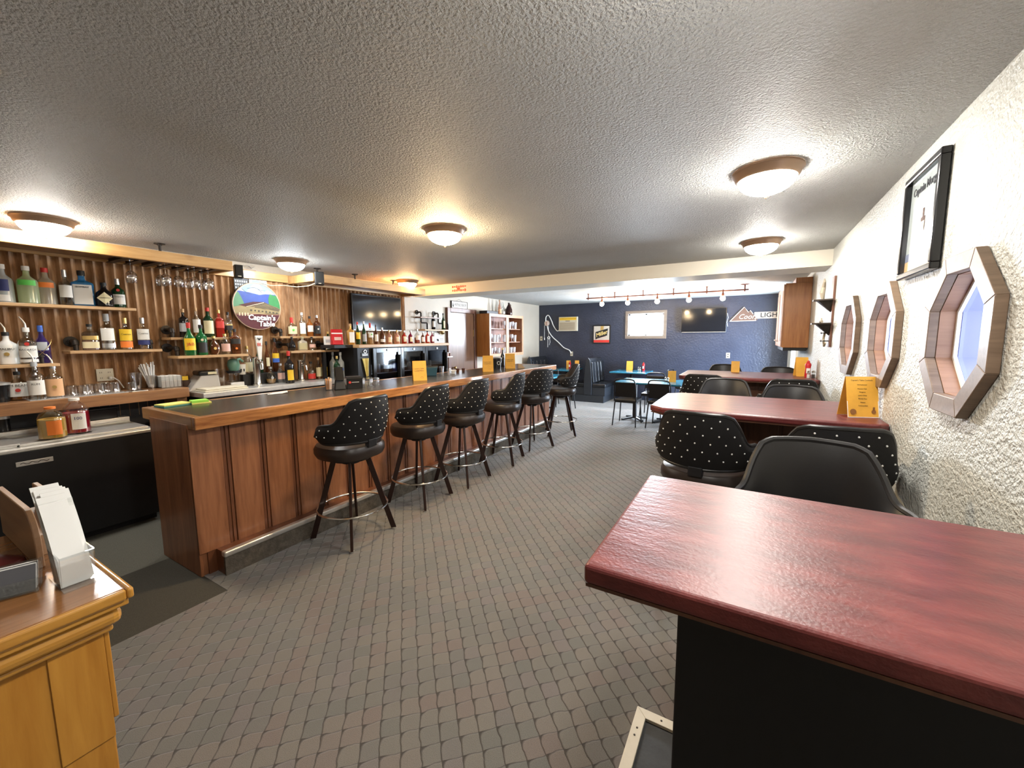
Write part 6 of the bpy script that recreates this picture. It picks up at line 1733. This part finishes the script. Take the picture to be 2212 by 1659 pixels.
for u, r in ((-0.055, 0.017), (0.055, 0.012)):
    MB().lathe([(r, 0), (r, 0.001)], 14).build('printed_drink', mat('sepia_print', (0.26, 0.11, 0.03), 0.6), pn).matrix_local = Matrix.Translation((u, -0.05 * 0.86 - 0.003, 0.034)) @ Matrix.Rotation(radians(90) - tl, 4, 'X')
MB().box(0.05, 0.06, -0.0455, -0.0435, 0.04, 0.062).build('printed_bottle', MATS['sepia_print'], pn)

tent(0.55, 6.02, BZ + 0.0008, 0.13, 0.23, radians(14), 'yellow tent menu on the farthest red table behind the ketchup', lines=False, group=None)
def ketchup(x, y, z, label, h=0.17):
    t = thing('ketchup_bottle', label, 'bottle', (x, y, z), 0, 'ketchup bottles')
    MB().lathe([(0.028, 0), (0.032, 0.02), (0.026, h * 0.5), (0.032, h * 0.75), (0.024, h * 0.84), (0.012, h * 0.88)], 16).build('bottle_body', M_red, t, True)
    MB().lathe([(0.016, h * 0.8802), (0.016, h * 0.94), (0.006, h)], 14).build('cap', L['red'], t, True)
    MB().box(-0.018, 0.018, -0.0335, -0.0300, h * 0.25, h * 0.55).build('paper_label', L['white'], t)
    return t
ketchup(0.60, 5.86, BZ + 0.0008, 'ketchup bottle before the menu on the farthest red table', 0.20)
def shaker(x, y, z, label, cap=M_chrome, fill=None):
    t = thing('shaker', label, 'shaker', (x, y, z), 0, 'salt and pepper shakers')
    MB().lathe([(0.018, 0), (0.021, 0.004), (0.017, 0.065)], 12, cap=(True, True)).build('glass_body', M_acryl, t, True)
    MB().lathe([(0.016, 0.002), (0.0155, 0.045)], 10).build('contents', fill or L['white'], t, True)
    MB().lathe([(0.018, 0.0652), (0.018, 0.078), (0.008, 0.088)], 12).build('cap', cap, t, True)
    return t
shaker(0.60, 5.76, BZ + 0.0008, 'left glass shaker on the farthest red table')
shaker(0.645, 5.77, BZ + 0.0008, 'right glass shaker on the farthest red table', fill=L['black'])
t = thing('tent_menu', 'white edge of a menu card at the right border of the nearest red table', 'menu', (0.62, 1.20, BZ + 0.0008), radians(80))
MB().box(-0.07, 0.07, -0.0015, 0.0, 0, 0.10).build('panel', M_paper, t)
MB().box(-0.06, 0.06, -0.0022, -0.0016, 0.01, 0.09).build('printed_area', M_yellow, t)

# ------------------------------------------------------------------ booths
M_booth = mat('black_booth_vinyl', (0.016, 0.019, 0.024), 0.24, spec=0.6, bmp=0.12, bscale=14, bdist=0.01)
M_boothp = mat('black_booth_panel', (0.030, 0.036, 0.046), 0.3, spec=0.55)
def booth(xc, yf, label, sides):
    t = thing('booth', label, 'booth', (xc, yf, 0))
    D = BACKY - yf - 0.003
    wl, wr_ = (0.42 if -1 in sides else 0.10), (0.42 if 1 in sides else 0.10)
    MB().box(-wl + 0.02, wr_ - 0.02, 0.0, D, 0.0, 0.165).build('plinth', M_boothp, t, bevel=0.004)
    back = [(-0.095, 0.17), (0.095, 0.17), (0.10, 0.45), (0.075, 0.82), (0.045, 1.02), (0.0, 1.085), (-0.045, 1.02), (-0.075, 0.82), (-0.10, 0.45)]
    MB().prism(back, 0.0, 0.03, 'y').build('end_panel', M_boothp, t, bevel=0.008)
    MB().prism([(x * 0.93, 0.17 + (z - 0.17) * 0.985) for x, z in back], 0.0305, D, 'y').build('back_core', M_booth, t, bevel=0.02)
    for s in sides:
        for k in range(4):
            y0 = 0.05 + k * (D - 0.06) / 4
            y1 = y0 + (D - 0.06) / 4 - 0.006
            MB().hexa([(s * 0.098, y0, 0.47), (s * 0.135, y0, 0.47), (s * 0.135, y1, 0.47), (s * 0.098, y1, 0.47)], [(s * 0.05, y0, 0.98), (s * 0.085, y0, 0.96), (s * 0.085, y1, 0.96), (s * 0.05, y1, 0.98)]).build('back_tuft', M_booth, t, bevel=0.018, seg=3)
        a, b = sorted((s * 0.10, s * 0.44))
        MB().box(a, b, 0.02, D, 0.3605, 0.455).build('seat_cushion', M_booth, t, bevel=0.025, seg=3)
        a, b = sorted((s * 0.10, s * 0.42))
        MB().box(a, b, 0.03, D, 0.1655, 0.36).build('seat_base', M_boothp, t, bevel=0.005)
    return t
booth(-3.36, 9.36, 'black vinyl double booth standing out from the navy wall', (-1, 1))
booth(-4.94, 9.30, 'black vinyl booth in the far left corner behind the bar', (1,))

# ------------------------------------------------------------------ blue tables and black chairs
M_bluet = mat('blue_laminate', (0.03, 0.22, 0.36), 0.16, spec=0.7, var=0.2, vscale=20)
def blue_table(x0, x1, y0, y1, label, peds, zt=0.755):
    t = thing('dining_table', label, 'table', ((x0 + x1) / 2, (y0 + y1) / 2, 0), 0, 'blue-topped dining tables')
    a, b = (x1 - x0) / 2, (y1 - y0) / 2
    MB().box(-a, a, -b, b, zt - 0.03, zt).build('table_top', M_bluet, t, bevel=0.008)
    MB().box(-a + 0.004, a - 0.004, -b + 0.004, b - 0.004, zt - 0.036, zt - 0.0305).build('edge_band', M_black, t)
    for p in peds:
        MB().lathe([(0.038, 0.03), (0.038, zt - 0.05)], 16, (p, 0, 0)).box(p - 0.17, p + 0.17, -0.17, 0.17, zt - 0.05, zt - 0.0365).build('pedestal', M_black, t)
        for ang in range(4):
            c, s = cos(ang * pi / 2 + pi / 4), sin(ang * pi / 2 + pi / 4)
            MB().bar((p + 0.03 * c, 0.03 * s, 0.05), (p + 0.27 * c, 0.27 * s, 0.018), 0.05, 0.03).build('foot', M_black, t, bevel=0.004)
    return t
blue_table(-2.13, -0.98, 7.36, 8.20, 'bright blue table in front, with two black chairs before it', (-0.29, 0.29))
blue_table(-2.86, -2.02, 9.45, 10.28, 'blue table against the navy wall right of the double booth', (0.0,))
blue_table(-4.42, -3.84, 9.40, 10.28, 'dark blue table between the corner booth and the double booth', (0.0,))
blue_table(-4.35, -3.46, 7.60, 8.30, 'bright blue table half hidden behind the last bar stool', (0.0,))

def make_chair():
    t = thing('dining_chair', 'chair', 'chair')
    MB().box(-0.19, 0.19, -0.19, 0.20, 0.425, 0.47).build('seat', M_blackv, t, bevel=0.018, seg=3)
    MB().hexa([(-0.175, -0.215, 0.52), (0.175, -0.215, 0.52), (0.175, -0.195, 0.52), (-0.175, -0.195, 0.52)], [(-0.165, -0.262, 0.78), (0.165, -0.262, 0.78), (0.165, -0.242, 0.78), (-0.165, -0.242, 0.78)]).build('backrest', M_blackf, t, bevel=0.008)
    MB().tube(smooth_path([(-0.19, -0.20, 0.44), (-0.188, -0.215, 0.56), (-0.18, -0.250, 0.76), (-0.14, -0.268, 0.83), (0, -0.272, 0.84), (0.14, -0.268, 0.83), (0.18, -0.250, 0.76), (0.188, -0.215, 0.56), (0.19, -0.20, 0.44)], 4), 0.0115, 8).build('back_frame', M_black, t, True)
    for sx in (-1, 1):
        MB().tube([(sx * 0.175, 0.18, 0.43), (sx * 0.20, 0.20, 0.0)], 0.0115, 8).build('leg', M_black, t, True)
        MB().tube([(sx * 0.18, -0.19, 0.44), (sx * 0.205, -0.25, 0.0)], 0.0115, 8).build('leg', M_black, t, True)
    MB().box(-0.18, 0.18, -0.18, 0.19, 0.412, 0.4245).build('seat_pan', M_black, t)
    return t
CH = [
    (-1.86, 7.32, 0, 'left black chair with its back to the camera at the front blue table'),
    (-1.28, 7.36, radians(-3), 'right black chair with its back to the camera at the front blue table'),
    (-1.63, 8.32, radians(180), 'black chair on the far side of the front blue table'),
    (-0.72, 7.80, radians(90), 'black chair at the right end of the front blue table'),
    (-1.78, 9.75, radians(78), 'black chair right of the blue table against the navy wall'),
    (-1.15, 9.70, radians(64), 'black chair standing alone below the television'),
    (-3.50, 8.14, radians(98), 'black chair with shiny frame beside the booth, behind the last bar stool'),
    (-4.05, 8.52, radians(184), 'black chair on the far side of the half-hidden blue table'),
]
pc = make_chair()
for i, (x, y, a, lab) in enumerate(CH):
    o = pc if i == 0 else copy_tree(pc)
    o.location = (x, y, 0)
    o.rotation_euler = (0, 0, a)
    tag(o, lab, 'chair', 'black metal dining chairs')

ZT = 0.7555
tent(-1.20, 7.80, ZT, 0.135, 0.20, radians(12), 'yellow tent menu on the front blue table', lines=False, group=None)
shaker(-1.30, 7.74, ZT, 'left shaker on the front blue table')
shaker(-1.25, 7.70, ZT, 'right shaker on the front blue table')
tent(-2.55, 10.12, ZT, 0.15, 0.225, radians(6), 'yellow tent menu on the blue table by the navy wall', lines=False, group=None)
ketchup(-2.22, 10.13, ZT, 'ketchup bottle on the blue table by the navy wall', 0.20)
shaker(-2.34, 10.12, ZT, 'left shaker on the blue table by the navy wall')
shaker(-2.29, 10.08, ZT, 'right shaker on the blue table by the navy wall', fill=L['cream'])
tent(-4.12, 9.98, ZT, 0.11, 0.21, radians(20), 'left orange tent menu on the dark blue corner table', lines=False, group=None)
tent(-3.92, 10.08, ZT, 0.11, 0.21, radians(20), 'right orange tent menu on the dark blue corner table', lines=False, group=None)
ketchup(-4.04, 9.88, ZT, 'ketchup bottle between the two menus on the corner table', 0.20)
tent(-0.16, 6.30, BZ + 0.0008, 0.10, 0.15, radians(4), 'small yellow tent menu on the farthest red table behind a stool', lines=False, group=None, spread=0.035)

# ------------------------------------------------------------------ host stand in the left foreground
HZ = 1.05
hx1, hy1 = -1.10, 0.287
t = thing('host_stand', 'honey oak host stand with moulded polished top in the left foreground', 'host stand', (0, 0, 0))
MB().box(hx1 - 0.60, hx1 - 0.012, hy1 - 0.90, hy1 - 0.012, HZ - 0.014, HZ).build('polished_top', M_oaktop, t, bevel=0.002)
def moulding(x0, x1, y0, y1, z0, z1, mt_, nm, bv):
    MB().box(x0, x1, y0, y1, z0, z1).build(nm, mt_, t, bevel=bv, seg=3)
moulding(hx1 - 0.0118, hx1, hy1 - 0.9, hy1 - 0.0121, HZ - 0.022, HZ + 0.001, M_oakx, 'top_lipping', 0.005)
moulding(hx1 - 0.60, hx1, hy1 - 0.0119, hy1, HZ - 0.022, HZ + 0.001, M_oakx, 'top_lipping', 0.005)
moulding(hx1 - 0.60, hx1 - 0.008, hy1 - 0.9, hy1 - 0.008, HZ - 0.036, HZ - 0.0225, M_oakx, 'moulding_step', 0.003)
moulding(hx1 - 0.59, hx1 - 0.016, hy1 - 0.89, hy1 - 0.016, HZ - 0.075, HZ - 0.0365, M_oakx, 'cove_moulding', 0.016)
moulding(hx1 - 0.58, hx1 - 0.030, hy1 - 0.88, hy1 - 0.030, HZ - 0.090, HZ - 0.0755, M_oakx, 'bed_moulding', 0.006)
MB().box(hx1 - 0.56, hx1 - 0.045, hy1 - 0.87, hy1 - 0.045, 0.10, HZ - 0.0905).build('carcass', M_oak, t, bevel=0.003)
MB().box(hx1 - 0.0448, hx1 - 0.041, hy1 - 0.125, hy1 - 0.045, 0.72, HZ - 0.0905).build('stile', M_oak, t, bevel=0.001)
MB().box(hx1 - 0.55, hx1 - 0.05, hy1 - 0.86, hy1 - 0.05, 0.0, 0.0995).build('plinth', M_oak, t)
MB().box(hx1 - 0.56, hx1 - 0.042, hy1 - 0.0448, hy1 - 0.036, 0.76, HZ - 0.0905).build('upper_panel', M_oak, t, bevel=0.002)
HT = HZ + 0.0005
t = thing('brochure_holder', 'clear brochure holder with tall white sheets on the host stand', 'brochure holder', (-1.225, 0.232, HT))
hw = 0.022
MB().box(-0.075, 0.035, -hw - 0.006, hw + 0.006, 0, 0.003).build('base_plate', M_acryl, t)
MB().hexa([(0.012, -hw - 0.004, 0.003), (0.015, -hw - 0.004, 0.003), (0.015, hw + 0.004, 0.003), (0.012, hw + 0.004, 0.003)], [(0.020, -hw - 0.004, 0.072), (0.023, -hw - 0.004, 0.072), (0.023, hw + 0.004, 0.072), (0.020, hw + 0.004, 0.072)]).build('front_plate', M_acryl, t)
MB().hexa([(-0.042, -hw - 0.004, 0.003), (-0.039, -hw - 0.004, 0.003), (-0.039, hw + 0.004, 0.003), (-0.042, hw + 0.004, 0.003)], [(-0.092, -hw - 0.004, 0.165), (-0.089, -hw - 0.004, 0.165), (-0.089, hw + 0.004, 0.165), (-0.092, hw + 0.004, 0.165)]).build('back_plate', M_acryl, t)
for s in (-1, 1):
    MB().hexa([(-0.039, s * hw + s * 0.004 - 0.001, 0.003), (0.012, s * hw + s * 0.004 - 0.001, 0.003), (0.012, s * hw + s * 0.004 + 0.001, 0.003), (-0.039, s * hw + s * 0.004 + 0.001, 0.003)],
              [(-0.060, s * hw + s * 0.004 - 0.001, 0.072), (0.020, s * hw + s * 0.004 - 0.001, 0.072), (0.020, s * hw + s * 0.004 + 0.001, 0.072), (-0.060, s * hw + s * 0.004 + 0.001, 0.072)]).build('side_plate', M_acryl, t)
for k in range(9):
    x0 = -0.036 + k * 0.0042 + (0.010 if k > 4 else 0)
    top = 0.188 - 0.006 * ((k * 2) % 5) - (0.010 if k > 4 else 0)
    dy = 0.003 * ((k * 3) % 4 - 1.5)
    vs, fs = [], []
    for j in range(9):
        u = j / 8
        x = x0 - 0.055 * u - 0.055 * u * u
        vs += [(x, -hw + dy, 0.004 + top * u), (x, hw + dy, 0.004 + top * u), (x + 0.0022, -hw + dy, 0.004 + top * u), (x + 0.0022, hw + dy, 0.004 + top * u)]
    for j in range(8):
        a = j * 4
        fs += [(a, a + 1, a + 5, a + 4), (a + 2, a + 6, a + 7, a + 3), (a, a + 4, a + 6, a + 2), (a + 1, a + 3, a + 7, a + 5)]
    fs += [(0, 2, 3, 1), (32, 33, 35, 34)]
    MB().add(vs, fs).build('sheet', M_paper, t, True)
t = thing('menu_box', 'rounded tan wooden menu box at the left edge of the host stand', 'menu box', (-1.58, 0.215, HT))
def roundcorner(x0, x1, z1, r):
    return [(x0, 0), (x1, 0), (x1, z1 - r)] + [(x1 - r + r * cos(a), z1 - r + r * sin(a)) for a in [radians(q) for q in (15, 30, 45, 60, 75, 90)]] + [(x0, z1)]
M_tan = wood('tan_birch', (0.34, 0.19, 0.10), (0.46, 0.28, 0.16), 'x', 4, 0.4, 0.2)
MB().prism(roundcorner(-0.15, 0.20, 0.128, 0.075), -0.012, 0.0, 'y').build('front_board', M_tan, t, bevel=0.002)
MB().prism(roundcorner(-0.15, 0.19, 0.12, 0.075), 0.0505, 0.062, 'y').build('rear_board', M_tan, t, bevel=0.002)
MB().box(-0.15, 0.12, 0.0005, 0.05, 0, 0.05).build('box_body', M_tan, t)
t = thing('card_holder', 'low clear card holder with white cards near the front of the host stand', 'card holder', (-1.30, 0.145, HT), radians(70))
MB().box(-0.05, 0.05, -0.035, 0.035, 0, 0.003).build('base_plate', M_acryl, t)
MB().hexa([(-0.05, -0.034, 0.003), (0.05, -0.034, 0.003), (0.05, -0.031, 0.003), (-0.05, -0.031, 0.003)], [(-0.05, -0.026, 0.028), (0.05, -0.026, 0.028), (0.05, -0.023, 0.028), (-0.05, -0.023, 0.028)]).build('front_plate', M_acryl, t)
MB().hexa([(-0.05, 0.0, 0.003), (0.05, 0.0, 0.003), (0.05, 0.003, 0.003), (-0.05, 0.003, 0.003)], [(-0.05, 0.028, 0.05), (0.05, 0.028, 0.05), (0.05, 0.031, 0.05), (-0.05, 0.031, 0.05)]).build('back_plate', M_acryl, t)
for k in range(4):
    y = -0.026 + k * 0.006
    MB().hexa([(-0.045, y, 0.004), (0.045, y, 0.004), (0.045, y + 0.002, 0.004), (-0.045, y + 0.002, 0.004)], [(-0.045, y + 0.024, 0.050), (0.045, y + 0.024, 0.050), (0.045, y + 0.026, 0.050), (-0.045, y + 0.026, 0.050)]).build('card', (mat('dark_photo_card', (0.10, 0.10, 0.11), 0.4) if k in (0, 2) else M_paper), t)
t = thing('maroon_pouch', 'maroon leather pouch beside the card holder on the host stand', 'pouch', (-1.425, 0.145, HT), radians(60))
MB().lathe([(0.03, 0), (0.045, 0.012), (0.042, 0.03), (0.02, 0.042)], 18, sx=1.2, sy=0.7).build('pouch_body', mat('maroon_leather', (0.10, 0.015, 0.014), 0.35), t, True)
MB().box(-0.02, 0.02, -0.034, -0.030, 0.012, 0.026).build('flap', mat('dark_maroon_leather', (0.05, 0.01, 0.01), 0.4), t, bevel=0.004)
